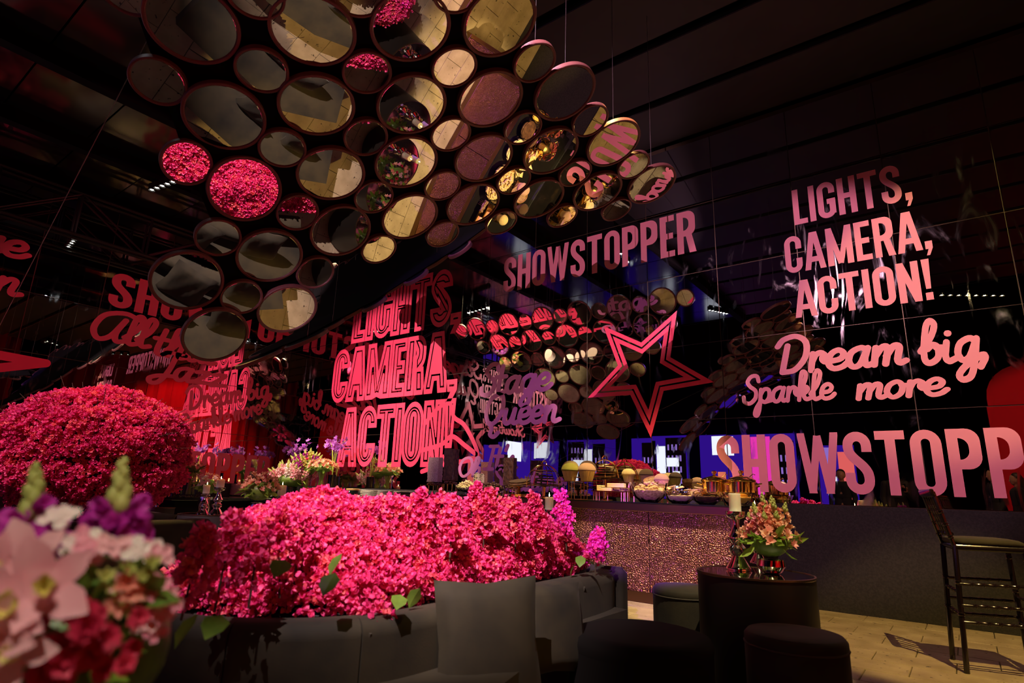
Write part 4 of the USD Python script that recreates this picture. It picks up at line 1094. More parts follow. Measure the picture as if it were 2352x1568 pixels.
cupcake(1485, 6.34, BT + .205, .072, choccake, 'small chocolate cupcake behind the round tart', plain('olive_paper', (.28, .22, .05), .6))
riser(1485, 6.36, .14, .14, .203, 'gold stand under the small chocolate cupcake', 6)
cupcake(1520, 6.22, BT + .145, .074, pinkcake, 'small cupcake with a pink sugar top right of the round tart')
riser(1520, 6.24, .14, .14, .143, 'gold stand under the small pink cupcake', 6)
t = thing('round_tart', 'round caramel tart with a nut filling tilted behind the glass bowl', 'tart', m=TM((on_bar(1487, 6.05), 6.22, BT + .205)) @ TM(rx=.42))
part(t, 'crust', MB().lathe([(0, 0), (.095, 0), (.108, .042), (.100, .044), (.094, .032)], 36), noisy('tart_crust', (.20, .09, .025), (.36, .19, .07), 30, .6))
part(t, 'filling', MB().lathe([(.095, .033), (.04, .037), (0, .036)], 36), noisy('tart_filling', (.10, .045, .015), (.40, .24, .10), 75, .5, bump=.8))
single('tart_stand', MB().lathe([(.05, 0), (.05, .006), (.012, .012), (.012, .18), (.045, .188), (.05, .191), (0, .191)], 24, TM((on_bar(1487, 6.05), 6.25, BT))), gold, 'small gold pedestal under the round tart', 'stand')
crunch = noisy('fried_crunch', (.42, .25, .09), (.74, .54, .26), 40, .6, bump=.6)
bowl(1490, 5.95, .20, .20, .0, crunch, 'big clear glass bowl heaped with golden crunchy bits at the bar edge', .10, .016, 150, 1.6)
bowl(1560, 5.94, .16, .125, .0, cream, 'glass bowl of smooth pale cream dip right of the crunchy bits', .012, .004, 20)
bowl(1622, 5.94, .16, .125, .0, choc, 'glass bowl of dark chocolate dip', .012, .004, 20)
bowl(1690, 5.95, .16, .125, .0, plain('caramel', (.55, .34, .08), .3), 'glass bowl of caramel dip, rightmost on the bar', .012, .004, 20)
t = thing('cracker_board', 'board of triangular crackers and thin breads between cupcake and gold pots', 'snack board', m=TM((on_bar(1568, 6.12), 6.12, BT + .075)))
part(t, 'board', MB().box(-.20, -.10, 0, .20, .10, .012, c=.003), gold, smooth=False)
part(t, 'foot', MB().box(-.05, -.05, -.075, .05, .05, 0), thin_gold, smooth=False)
cracker = noisy('cracker', (.60, .43, .12), (.80, .62, .24), 45, .7, bump=.4)
for k in range(14):
    a = r6.uniform(0, 6)
    tri = Polygon([(.055 * math.cos(a + q), .055 * math.sin(a + q)) for q in (0, 2.1, 4.2)])
    part(t, 'cracker', MB().prism(tri, .006, TM((r6.uniform(-.15, .2), r6.uniform(-.06, .06), .014 + .006 * k), 0, r6.uniform(-.3, .3), r6.uniform(-.3, .3))), cracker, smooth=False)


def pot(px, y, label):
    t = thing('brass_pot', label, 'pot', m=TM((on_bar(px, y), y, BT), .5))
    R = .128
    part(t, 'stand_ring', MB().tube([(R * 1.12 * math.cos(a), R * 1.12 * math.sin(a), .085) for a in np.linspace(0, 2 * PI, 33)], .006, 6), gold)
    for k in range(4):
        a = k * PI / 2 + .4
        part(t, 'leg', MB().tube([(R * 1.30 * math.cos(a), R * 1.30 * math.sin(a), 0), (R * 1.12 * math.cos(a), R * 1.12 * math.sin(a), .05), (R * 1.12 * math.cos(a), R * 1.12 * math.sin(a), .12)], .006, 7), gold)
    part(t, 'body', MB().lathe([(0, .07), (R * .8, .072), (R * .98, .10), (R, .13), (R, .225), (R * 1.04, .235), (R * 1.02, .240)], 48), gold)
    part(t, 'lid', MB().lathe([(R * 1.05, .238), (R * 1.06, .246), (R * .8, .268), (R * .3, .285), (.02, .290)], 48), gold)
    part(t, 'knob', MB().lathe([(.022, .286), (.014, .296), (.012, .305), (.026, .318), (.026, .332), (.014, .340), (0, .342)], 24), gold)
    for s in (-1, 1):
        part(t, 'handle', MB().tube([(s * R * .98, -.03, .20), (s * (R + .05), -.035, .215), (s * (R + .05), .035, .215), (s * R * .98, .03, .20)], .007, 8), gold)
    part(t, 'ladle', MB().tube([(.05, .02, .25), (.12, .03, .31), (.14, .032, .30)], .004, 6), gold)
    return t


pot(1642, 6.22, 'polished brass lidded pot on a ring stand, the left of the two')
pot(1704, 6.10, 'polished brass lidded pot on a ring stand, right one in front of the letter S')

# ---------------------------------------------------------------- cut flowers
def petal_at(mb, L, w, cup, rz, tilt, loc=(0, 0, 0), base=None):
    v, f = bract(L, w, cup)
    m = TM(rz=rz) @ TM(rx=PI / 2 - tilt)
    m[:3, 3] = loc
    mb.add(v, f, m if base is None else base @ m)


def bloom(kind, s, r):
    """One flower head of size s that looks along +z."""
    mb = MB()
    if kind == 'trumpet':
        for k in range(6): petal_at(mb, s, s * .50, .12, k * PI / 3 + r.uniform(-.1, .1), .75 + .2 * (k % 2) + r.uniform(-.1, .1))
    elif kind == 'carnation':
        for ring, (n, t, l) in enumerate(((5, .15, .6), (7, .5, .8), (8, .9, .95), (9, 1.25, 1.0))):
            for k in range(n): petal_at(mb, s * l * .62, s * .52, r.uniform(-.3, .4), k * 2 * PI / n + ring + r.uniform(-.2, .2), t + r.uniform(-.15, .15))
    elif kind == 'dianthus':
        for q in range(5):
            a = q * 2 * PI / 5; o = np.array([math.cos(a), math.sin(a), 0]) * s * .55 * (q > 0)
            for k in range(5): petal_at(mb, s * .42, s * .42, .1, k * 2 * PI / 5 + q, 1.25 + r.uniform(-.15, .15), o + [0, 0, r.uniform(0, .1) * s])
    elif kind == 'orchid':
        for k, (l, w) in enumerate(((1, .52), (1.05, .62), (.95, .5), (.95, .5), (1.05, .62))): petal_at(mb, s * l, s * w, .10, k * 2 * PI / 5 + .3, 1.15 + r.uniform(-.15, .15))
    elif kind == 'floret':
        for k in range(4): petal_at(mb, s, s * .8, .35, k * PI / 2 + r.uniform(-.2, .2), .7 + r.uniform(-.2, .3))
    return mb


def spike(L, s, r, lo=.15, hi=.8):
    """Florets of a snapdragon or stock up a stem along +z, and its green tip apart."""
    fl, bud = MB(), MB()
    n = int(20 * (hi - lo) * L / .2) + 6
    for k in range(n):
        t = lo + (hi - lo) * k / n; a = k * 2.4
        sc = s * (1.15 - .6 * t)
        v, f = bloom('floret', sc, r).arrays()
        fl.add(v, f, frame((math.cos(a), math.sin(a), .45), (s * .35 * math.cos(a), s * .35 * math.sin(a), t * L)))
    for k in range(12):
        t = hi + (1.02 - hi) * k / 12; a = k * 2.4
        ic = trimesh.creation.icosphere(1, s * (.30 - .16 * k / 12))
        bud.add(ic.vertices * [1, 1, 1.5], ic.faces, TM((s * .22 * math.cos(a) * (1.2 - k / 12), s * .22 * math.sin(a) * (1.2 - k / 12), t * L)))
    bud.tube([(0, 0, 0), (0, 0, L * 1.0)], s * .10, 6)
    return fl, bud


lily_pink = petal('orchid_pink', (.78, .36, .42), (.90, .56, .58), .3)
salmon = petal('salmon_petal', (.82, .26, .20), (.92, .50, .36), .3)
peach = petal('peach_petal', (.85, .42, .22), (.92, .58, .38), .3)
crimson = petal('crimson_petal', (.52, .012, .06), (.80, .06, .14), .25)
violet = petal('violet_petal', (.40, .01, .30), (.62, .04, .46), .3)
orchid_purple = petal('orchid_purple', (.34, .06, .48), (.56, .16, .62), .3)
white_petal = petal('white_petal', (.86, .70, .68), (.95, .90, .82), .3)
rosy_white = petal('rosy_petal', (.85, .28, .42), (.94, .62, .62), .3)
yellowish = petal('yellow_petal', (.66, .55, .10), (.82, .74, .26), .3)
bud_green = petal('bud_green', (.30, .36, .06), (.55, .55, .16), .25)
bright_leaf = petal('bright_leaf', (.12, .26, .02), (.34, .50, .06), .35, .4)
stem_green = petal('stem_green', (.30, .38, .04), (.46, .52, .08), .2)
silver = plain('mercury_glass', (.86, .82, .76), .10, 1.)
wax = plain('candle_wax', (.86, .76, .56), .5, subsurface_weight=.4, subsurface_scale=.02)
flame = glow('flame', (1, .62, .22), 30)
r7 = np.random.default_rng(17)


def posy(parent, c, R, H, kinds, r, leaves=14, leaf=(.10, .045), leaf_m=None, up=.35):
    """Blooms over a dome of radius R and height H about the point c: kinds = (kind, count, size, material)."""
    bag = [(k, s, m) for k, n, s, m in kinds for _ in range(n)]
    r.shuffle(bag)
    n = len(bag)
    for i, (k, s, m) in enumerate(bag):
        z = 1 - (i + .5) / n * 1.05
        a = i * 2.39996 + r.uniform(-.3, .3)
        q = math.sqrt(max(0, 1 - max(z, -.2) ** 2))
        d = np.array([q * math.cos(a), q * math.sin(a), max(z, -.15) + .05])
        p = np.array(c) + d * [R, R, H] * r.uniform(.82, 1.06)
        d = d / np.linalg.norm(d) + [0, 0, up]
        if k == 'spike':
            fl, bud = spike(s * 6.5, s, r)
            m4 = frame(d * [.45, .45, 1], p - d * s * 3.0)
            v, f = fl.arrays(); part(parent, 'snapdragon_florets', MB().add(v, f, m4), m, smooth=60)
            v, f = bud.arrays(); part(parent, 'snapdragon_tip', MB().add(v, f, m4), bud_green, smooth=60)
        else:
            v, f = bloom(k, s * r.uniform(.85, 1.15), r).arrays()
            part(parent, 'bloom', MB().add(v, f, frame(d, p, 1, r.uniform(0, 6))), m, smooth=60)
    for i in range(leaves):
        a = i * 2.4 + r.uniform(-.3, .3); z = r.uniform(-.35, .55)
        q = math.sqrt(1 - z * z)
        d = np.array([q * math.cos(a), q * math.sin(a), z])
        leaf_part(parent, np.array(c) + d * [R, R, H] * .62, d + [0, 0, r.uniform(-.5, .3)], leaf[0] * r.uniform(.7, 1.2), leaf[1], leaf_m or bright_leaf, r.uniform(0, 6))
    ic = trimesh.creation.icosphere(2)
    part(parent, 'greenery', MB().add(np.array(c) + ic.vertices * [R * .68, R * .68, H * .66], ic.faces), leaf_green, smooth=60)


def footed_bowl(parent, x, y, z, r, h, m):
    part(parent, 'vase', MB().lathe([(0, 0), (r * .55, 0), (r * .72, h * .10), (r, h * .55), (r * .92, h), (r * .86, h), (r * .93, h * .55), (r * .6, h * .14), (0, h * .12)], 36, TM((x, y, z))), m)


def candlestick(x, y, z, h, r, ch_, cr, label, m=None, lit=True, group=None):
    t = thing('candlestick', label, 'candle holder', group, m=TM((x, y, z)))
    pr = [(0, 0), (r, 0), (r * 1.02, h * .03), (r * .9, h * .06), (r * .62, h * .16), (r * .40, h * .24), (r * .66, h * .30), (r * .70, h * .37), (r * .38, h * .44), (r * .60, h * .50), (r * .66, h * .56), (r * .40, h * .66), (r * .26, h * .78), (r * .34, h * .86), (r * .72, h * .90), (r * .80, h * .95), (r * .80, h), (0, h)]
    part(t, 'holder', MB().lathe(pr, 32), m or silver, smooth=50)
    c = thing('pillar_candle', 'ivory pillar candle standing on the ' + ' '.join(label.split()[:9]), 'candle', m=TM((x, y, z + h)))
    part(c, 'wax', MB().lathe([(0, 0), (cr, 0), (cr, ch_), (cr * .93, ch_ + .003), (cr * .8, ch_ - .004), (0, ch_ - .006)], 28), wax)
    part(c, 'wick', MB().tube([(0, 0, ch_ - .006), (0, 0, ch_ + .010)], .0014, 5), black_mat)
    if lit:
        part(c, 'flame', MB().lathe([(.0005, ch_ + .006), (.005, ch_ + .013), (.0055, ch_ + .018), (.003, ch_ + .030), (.0003, ch_ + .042)], 14), flame, smooth=True)
    return t


# the drum table at the right: candle and snapdragons
DT = (-1.06, 3.83, .60)
p = at(1697, 1308, 2, .60)
candlestick(p[0], p[1], .60, .345, .075, .105, .036, 'tall ridged mercury glass candlestick on the right drum table', lit=False)
p = at(1722, 1296, 2, .60) + np.array([.02, .14, 0])
candlestick(p[0], p[1], .60, .27, .055, .10, .032, 'shorter candlestick half hidden behind the tall one on the right drum table')
t = thing('bouquet', 'bouquet of coral snapdragons and peach lilies in a mirrored bowl on the right drum table', 'bouquet')
p = at(1772, 1316, 2, .60)
footed_bowl(t, p[0], p[1], .601, .082, .075, silver)
C7 = (p[0], p[1], .77)
posy(t, C7, .155, .12, [('trumpet', 15, .040, peach), ('trumpet', 12, .042, salmon)], r7, 34, (.11, .042))
for k, (dx, dy, L, m) in enumerate(((-.08, .02, .24, salmon), (-.02, .0, .31, salmon), (.02, .03, .29, peach), (.045, -.02, .27, salmon), (.10, .02, .25, peach), (-.11, -.03, .17, rosy_white), (-.055, -.06, .21, rosy_white), (.0, -.08, .18, salmon), (.07, -.06, .19, peach), (-.03, .08, .25, salmon))):
    fl, bud = spike(L * .85, .036, r7, .05, .80)
    m4 = frame((dx * 1.6, dy * 1.6, 1), (p[0] + dx * .7, p[1] + dy * .7, .795))
    v, f = fl.arrays(); part(t, 'snapdragon_florets', MB().add(v, f, m4), m, smooth=60)
    v, f = bud.arrays(); part(t, 'snapdragon_tip', MB().add(v, f, m4), bud_green, smooth=60)

# the table behind the bed: only its candles and flowers are caught in the round mirrors
drum(-2.98, 4.50, .60, .32, 'dark drum table hidden behind the flower bed, seen in the hanging mirrors')
candlestick(-2.86, 4.34, .60, .28, .065, .10, .036, 'mercury glass candlestick on the drum table behind the flower bed')
candlestick(-2.84, 4.50, .60, .24, .065, .10, .036, 'shorter mercury glass candlestick on the drum table behind the flower bed')
t = thing('bouquet', 'round bouquet of red and white blooms on the drum table behind the flower bed', 'bouquet')
footed_bowl(t, -3.10, 4.48, .601, .085, .08, silver)
posy(t, (-3.10, 4.48, .74), .14, .12, [('trumpet', 14, .038, salmon), ('dianthus', 12, .034, rosy_white), ('carnation', 8, .036, crimson)], r7, 18)

# three drum tables along the left aisle
grey_drum = plain('drum_grey', (.055, .052, .048), .5)
T1, T2, T3 = at(476, 1180, 2, .62), at(356, 1160, 2, .62) + np.array([.45, -.12, 0]), at(590, 1200, 2, .62)
drum(T1[0], T1[1], .62, .33, 'grey drum table with two candlesticks in the middle of the left aisle', grey_drum)
drum(T2[0], T2[1], .62, .33, 'drum table with mirrored candlesticks furthest left, beside the flower ball', drum_cloth)
drum(T3[0], T3[1], .62, .30, 'drum table with the peach bouquet just above the left end of the flower bed', drum_cloth)


def near_px(px, y, z): q = at(px, 1100, 1, y); return q[0], y, z


q = near_px(478, T1[1] - .05, .62); candlestick(*q, .25, .075, .10, .040, 'left candlestick of the grey drum table')
q = near_px(508, T1[1] + .02, .62); candlestick(*q, .33, .085, .095, .048, 'taller right candlestick of the grey drum table')
q = near_px(352, T2[1], .62); candlestick(*q, .20, .10, .06, .03, 'bulbous mercury glass candlestick on the far left drum table', lit=False)
q = near_px(374, T2[1] + .05, .62); candlestick(*q, .30, .055, .13, .045, 'slim silver candlestick on the far left drum table')
t = thing('bouquet', 'small round bouquet of white and pink blooms behind the candles of the grey drum table', 'bouquet')
q = near_px(480, T1[1] + .12, .62)
footed_bowl(t, q[0], q[1], .62, .09, .20, silver)
posy(t, (q[0], q[1], .95), .17, .15, [('dianthus', 18, .040, rosy_white), ('trumpet', 16, .042, salmon), ('dianthus', 8, .036, white_petal)], r7, 16)
t = thing('bouquet', 'loose peach lily bouquet in a silver urn above the left flower bed end', 'bouquet')
q = near_px(597, T3[1], .62)
part(t, 'vase', MB().lathe([(0, 0), (.065, 0), (.07, .01), (.03, .03), (.025, .05), (.055, .09), (.07, .13), (.055, .17), (.06, .20), (0, .2)], 32, TM((q[0], q[1], .62))), silver, smooth=50)
posy(t, (q[0] + .02, q[1], .94), .20, .15, [('trumpet', 30, .048, peach), ('trumpet', 14, .046, salmon)], r7, 30, (.11, .045))
q = near_px(651, T3[1] + .35, .62)
candlestick(q[0], q[1], .62, .27, .06, .11, .045, 'candlestick right of the peach bouquet, its foot hidden by the flower bed')

# ---------------------------------------------------------------- the long counter on the left
KT, KY = .775, 5.45
counter = thing('counter', 'long black counter along the back wall left of the hammered bar', 'counter')
part(counter, 'worktop', MB().box(-10.95, KY, KT - .05, X0 - .05, 6.72, KT, c=.006), black_gloss_top, smooth=False)
part(counter, 'side_worktop', MB().box(-10.95, 4.2, KT - .05, -9.55, KY, KT, c=.006), black_gloss_top, smooth=False)
part(counter, 'side_panel', MB().box(-10.9, 4.3, 0, -9.65, KY, KT - .05), black_mat, smooth=False)
for k in range(8):
    x = -10.7 + k * .58
    part(counter, 'leg', MB().box(x, KY + .06, 0, x + .10, KY + .16, KT - .05), plain('counter_leg', (.05, .018, .018), .4), smooth=False)
part(counter, 'back_board', MB().box(-10.95, 6.55, 0, X0 - .05, 6.72, KT - .05), black_mat, smooth=False)
tall_glass = plain('vase_glass', (.95, .97, .97), .02, 0., transmission_weight=1.0, ior=1.25)


def tall_vase(px, y, r, h, tops, label, cr=.20, ch_=.16, lift=.10, dark=False):
    x = at(px, 1100, 1, y)[0]
    t = thing('vase_of_flowers', label, 'vase')
    part(t, 'cylinder_vase', MB().lathe([(0, 0), (r, 0), (r, h), (r - .004, h), (r - .004, .012), (0, .012)], 32, TM((x, y, KT))), gloss_blk if dark else tall_glass, smooth=50)
    if not dark:
        for k in range(26):
            a = k * 2.4; q0 = r * .7 * math.sqrt((k + .5) / 26)
            part(t, 'stem', MB().tube([(x + q0 * math.cos(a), y + q0 * math.sin(a), KT + .015), (x + .55 * q0 * math.cos(a + 1), y + .55 * q0 * math.sin(a + 1), KT + h * .75), (x + 1.5 * q0 * math.cos(a + 1), y + 1.5 * q0 * math.sin(a + 1), KT + h + lift)], .0055, 5), stem_green)
    posy(t, (x, y, KT + h + lift), cr, ch_, tops, r7, 14, (.16, .04))
    return x


tall_vase(703, 6.0, .085, .42, [('spike', 8, .046, violet), ('spike', 6, .046, yellowish), ('carnation', 10, .05, crimson)], 'tall glass vase of magenta and yellow stocks on green stems, left of the two', .22, .20)
tall_vase(738, 6.05, .085, .46, [('trumpet', 34, .055, peach), ('trumpet', 16, .055, salmon)], 'tall glass vase with a sheaf of green stems topped by orange lilies', .22, .11, .06)
tall_vase(668, 5.85, .12, .20, [('spike', 16, .050, rosy_white), ('trumpet', 16, .05, rosy_white), ('spike', 6, .046, white_petal)], 'wide black vase with a loose mass of pink and cream snapdragons', .34, .20, .12, True)
for px, y, hh, lab in ((672, 6.3, .95, 'spray of purple orchids arching above the pink snapdragons'), (762, 6.35, 1.02, 'spray of purple orchids in front of the striped letter A')):
    x = at(px, 1100, 1, y)[0]
    t = thing('orchid_spray', lab, 'orchid')
    part(t, 'vase', MB().lathe([(0, 0), (.07, 0), (.07, .42), (0, .42)], 28, TM((x, y, KT))), gloss_blk)
    for s in range(5):
        a = s * 1.3; tip = np.array([x + .33 * math.cos(a), y + .10 * math.sin(a), KT + hh - .1 * (s % 2)])
        mid = np.array([x + .10 * math.cos(a), y, KT + hh * .85])
        part(t, 'stem', MB().tube(smooth_line([(x, y, KT + .4), tuple(mid), tuple(tip)], 6), .005, 5), stem_green)
        for k in range(9):
            q = mid + (tip - mid) * k / 8 + r7.normal(0, .03, 3)
            v, f = bloom('orchid', .055, r7).arrays()
            part(t, 'bloom', MB().add(v, f, frame(r7.normal(0, .6, 3) + [0, -1, .2], q)), orchid_purple, smooth=60)
tall_vase(410, 4.90, .10, .32, [('trumpet', 16, .055, peach)], 'glass vase of green stems on the left counter under the red letter T', .16, .10)
tall_vase(440, 5.10, .10, .34, [('trumpet', 16, .055, salmon)], 'second glass vase of green stems near the left end of the counter', .16, .10)
for k, (px, y) in enumerate(((405, 4.62), (432, 4.80), (458, 4.98))):
    x = at(px, 1100, 1, y)[0]
    single('glass_jar', MB().lathe([(0, 0), (.085, 0), (.085, .19), (.081, .19), (.081, .01), (0, .01)], 32, TM((x, y, KT))), gloss_blk if k == 0 else tall_glass, ('black cylinder jar, leftmost on the counter', 'clear cylinder jar in the middle of three on the left counter', 'clear cylinder jar nearest the bouquet on the left counter')[k], 'jar', smooth=50)

# stacks of white plates
plate_m = plain('white_porcelain', (.80, .74, .66), .25)
pc = stage.CreateClassPrim('/plate_shape'); pc.SetTypeName('Xform')
usdkit.mesh(stage, '/plate_shape/dish', MB().lathe([(0, 0), (.075, 0), (.08, .004), (.125, .016), (.135, .019), (.134, .0215), (.12, .019), (.078, .008), (0, .007)], 32).arrays(), plate_m, smooth=40)
STACKS = [(548, 6.0, 15, 'the left plate stack'), (582, 6.0, 15, 'the second plate stack'), (612, 6.05, 14, 'the third plate stack'), (852, 5.85, 14, 'the plate stack beside the black jar'), (890, 5.9, 14, 'the middle plate stack under the word more'), (928, 5.95, 14, 'the plate stack nearest the bar'), (822, 6.1, 14, 'the plate stack behind the black jar')]
for px, y, n, where in STACKS:
    x = at(px, 1110, 1, y)[0]
    for k in range(n):
        q = UsdGeom.Xform.Define(stage, path_of('/World', 'plate'))
        q.GetPrim().GetReferences().AddInternalReference('/plate_shape')
        q.GetPrim().SetInstanceable(True)
        q.AddTransformOp().Set(gf(TM((x + r7.uniform(-.003, .003), y + r7.uniform(-.003, .003), KT + .0135 * k))))
        o_ = ('bottom', 'second', 'third', 'fourth', 'fifth', 'sixth', 'seventh', 'eighth', 'ninth', 'tenth', 'eleventh', 'twelfth', 'thirteenth', 'fourteenth', 'fifteenth')[k]
        tag(q, 'white porcelain plate, ' + ('topmost' if k == n - 1 else o_ + ' from below' if k else o_) + ' of ' + where, 'plate', 'white plates of ' + where)
t = thing('lidded_jar', 'round black jar with a wooden lid in front of the plates', 'jar')
x = at(812, 1110, 1, 5.62)[0]
part(t, 'body', MB().lathe([(0, 0), (.07, 0), (.10, .03), (.112, .09), (.108, .14), (.092, .185), (0, .185)], 40, TM((x, 5.62, KT))), gloss_blk)
part(t, 'lid', MB().lathe([(0, .185), (.092, .185), (.094, .19), (.094, .206), (.09, .21), (0, .21)], 40, TM((x, 5.62, KT))), plain('beech_lid', (.50, .28, .09), .5))

# ---------------------------------------------------------------- the bouquet close to the camera
def pd(px, py, depth): return EYE + (FWD + RIGHT * (px - 1176) / FOCAL - UP * (py - 784) / FOCAL) * depth


r8 = np.random.default_rng(23)
fb = thing('bouquet', 'big mixed bouquet of orchids, stocks and carnations out of focus at the near left', 'bouquet')
FC = pd(150, 1450, .80)
TBL = .60
toward = EYE - FC; toward /= np.linalg.norm(toward)
part(fb, 'vase', MB().lathe([(0, 0), (.06, 0), (.085, .03), (.10, .09), (.09, .13), (.085, .13), (.095, .09), (0, .02)], 32, TM((FC[0], FC[1], TBL + .002))), silver)
ic = trimesh.creation.icosphere(2)
part(fb, 'greenery', MB().add(FC + [0, 0, -.02] + ic.vertices * [.13, .13, .12], ic.faces), leaf_green, smooth=60)


def put(kind, px, py, depth, s, m, d=None, name='bloom'):
    v, f = bloom(kind, s, r8).arrays()
    p = pd(px, py, depth)
    dd = (p - FC) / np.linalg.norm(p - FC) * .7 + toward * .8 if d is None else d
    part(fb, name, MB().add(v, f, frame(dd, p, 1, r8.uniform(0, 6))), m, smooth=60)


for px, py, dep, s, m in ((95, 1355, .66, .062, lily_pink), (10, 1400, .64, .060, lily_pink), (60, 1290, .70, .052, lily_pink), (-20, 1320, .68, .055, lily_pink), (15, 1500, .64, .058, lily_pink), (-30, 1470, .62, .055, lily_pink)):
    put('orchid', px, py, dep, s, m)
    put('floret', px + 8, py - 4, dep - .014, s * .42, yellowish, name='bloom_lip')
for px, py in ((200, 1440), (238, 1468), (165, 1478), (215, 1500), (150, 1520), (100, 1545), (130, 1560), (185, 1410), (120, 1490)):
    put('carnation', px, py, .66 + r8.uniform(-.01, .02), .032, crimson)
for px, py in ((222, 1410), (300, 1492), (285, 1525), (235, 1530), (318, 1418), (60, 1440), (90, 1430), (230, 1545), (60, 1540)):
    put('carnation', px, py, .70 + r8.uniform(-.02, .02), .022, crimson)
for px, py, dep in ((125, 1195, .74), (150, 1190, .74), (175, 1255, .72), (205, 1248, .72), (232, 1242, .73), (255, 1248, .73), (285, 1262, .74), (308, 1262, .74), (350, 1270, .75), (365, 1280, .75), (330, 1355, .74), (360, 1350, .74), (375, 1372, .74), (352, 1385, .74), (368, 1400, .74), (385, 1390, .75)):
    put('dianthus', px, py, dep, .020, white_petal if r8.uniform() < .68 else rosy_white)
for px, py, dep in ((345, 1425, .74), (355, 1445, .74), (330, 1435, .73), (210, 1275, .73), (190, 1235, .74), (325, 1265, .75), (300, 1340, .74), (280, 1345, .73), (320, 1400, .73)):
    put('dianthus', px, py, dep, .018, rosy_white)
for px, py, dep in ((285, 1340, .72), (300, 1365, .72), (265, 1390, .72)):
    put('trumpet', px, py, dep, .022, salmon)
for (px0, py0, px1, py1, dep) in ((72, 1290, 82, 1068, .76), (262, 1275, 282, 1055, .78)):
    a, b = pd(px0, py0, dep), pd(px1, py1, dep + .04)
    L = np.linalg.norm(b - a)
    fl, bud = spike(L, .034, r8, .0, .52)
    m4 = frame(b - a, a)
    v, f = fl.arrays(); part(fb, 'stock_florets', MB().add(v, f, m4), violet, smooth=60)
    v, f = bud.arrays(); part(fb, 'stock_tip', MB().add(v, f, m4), bud_green, smooth=60)
    for k in range(10):
        q = a + (b - a) * r8.uniform(.02, .5) + r8.normal(0, .012, 3)
        v, f = bloom('floret', .026, r8).arrays()
        part(fb, 'bloom', MB().add(v, f, frame(toward + r8.normal(0, .5, 3), q)), violet, smooth=60)
for k in range(64):
    px, py = r8.uniform(-20, 385), r8.uniform(1285, 1580)
    if px > 330 and py > 1460: continue
    q = pd(px, py, .73 + r8.uniform(-.03, .05))
    d = (q - FC); d = d / np.linalg.norm(d) + [0, 0, .35] + r8.normal(0, .35, 3)
    leaf_part(fb, q - d * .03, d, r8.uniform(.06, .10), r8.uniform(.018, .030), bright_leaf if k % 3 else leaf_green, r8.uniform(0, 6))
for px, py in ((255, 1360), (290, 1315), (275, 1385), (325, 1330), (240, 1330), (300, 1420), (345, 1300), (45, 1500)):
    a, b = pd(px - 60, py + 110, .76), pd(px, py, .72)
    part(fb, 'stem', MB().tube([a, (a + b) / 2 + [0, 0, .005], b], .0032, 6), stem_green)
    v, f = bloom('trumpet', .016, r8).arrays()
    part(fb, 'bud', MB().add(v, f, frame(b - a, b)), bud_green, smooth=60)
drum(FC[0] - .10, FC[1] + .02, TBL, .30, 'dark drum table under the near blurred bouquet, below the picture edge')

# ---------------------------------------------------------------- the turned bar stool at the right
lacq = plain('black_lacquer', (.010, .006, .007), .12, 0., specular_ior_level=.7)
st = thing('bar_stool', 'tall black lacquered bamboo bar stool with olive seat pad at right', 'bar stool', m=TM((.035, 5.25, 0), .215))


def turned(p, q, r=.0155, rings=(.18, .5, .82)):
    """A rod with bamboo rings."""
    p, q = np.array(p, float), np.array(q, float); L = np.linalg.norm(q - p); pts, rad = [], []
    zs = sorted({0, 1, *[t + d for t in rings for d in (-.030 * .4 / L, -.016 * .4 / L, -.006 * .4 / L, .006 * .4 / L, .016 * .4 / L, .030 * .4 / L)]})
    for t in zs:
        pts.append(p + (q - p) * t)
        rad.append(r * (1.35 if any(abs(t - k) < .02 * .4 / L for k in rings) and not any(abs(t - k) < .007 * .4 / L for k in rings) else 1))
    return MB().tube(pts, rad, 10)


SH, hw = .77, .185
for sy in (-1, 1):
    part(st, 'back_leg', turned((-hw - .03, sy * hw, 0), (-hw + .005, sy * (hw - .01), SH), .016, (.45, .7)), lacq)
    part(st, 'back_post', turned((-hw + .005, sy * (hw - .01), SH - .02), (-hw - .075, sy * (hw - .015), SH + .34), .0145, (.2, .42, .64)), lacq)
    part(st, 'front_leg', turned((hw + .02, sy * hw, 0), (hw, sy * (hw - .01), SH), .016, (.35, .62, .9)), lacq)
    for z, dx in ((.30, 0), (.40, 0), (.53, 0)):
        part(st, 'side_rung', turned((-hw - .015, sy * hw, z), (hw + .01, sy * hw, z + .01), .0105, (.2, .35, .5, .65, .8)), lacq)
for x_, z in ((-hw - .01, .34), (-hw - .01, .48), (hw + .01, .28), (hw + .01, .44)):
    part(st, 'cross_rung', turned((x_, -hw, z), (x_, hw, z), .0105, (.3, .5, .7)), lacq)
part(st, 'seat_frame', MB().box(-hw - .005, -hw - .005, SH - .03, hw + .02, hw + .005, SH + .005, c=.012), lacq)
part(st, 'seat_pad', MB().loft([[(x * k, y * k, z) for x, y in rbox_poly(-hw + .0, -hw + .0, hw + .01, hw - .0, .05, 5)] for k, z in ((.97, SH + .005), (1.02, SH + .018), (1.0, SH + .034), (.90, SH + .045), (.5, SH + .052))]), velvet, smooth=70)
for z, k in ((SH + .07, .10), (SH + .32, .95)):
    x_ = -hw + .005 - .08 * k
    part(st, 'back_rail', turned((x_, -hw + .01, z), (x_, hw - .01, z), .013, (.25, .5, .75)), lacq)
part(st, 'top_rail', MB().box(-.012, -hw - .012, 0, .014, hw + .012, .05, TM((-hw - .077, 0, SH + .31)) @ TM(ry=-.2), c=.008), lacq)
for k in range(4):
    y_ = -.105 + .07 * k
    part(st, 'spindle', turned((-hw, y_, SH + .07), (-hw - .072, y_, SH + .32), .0085, (.25, .4, .55, .7)), lacq)

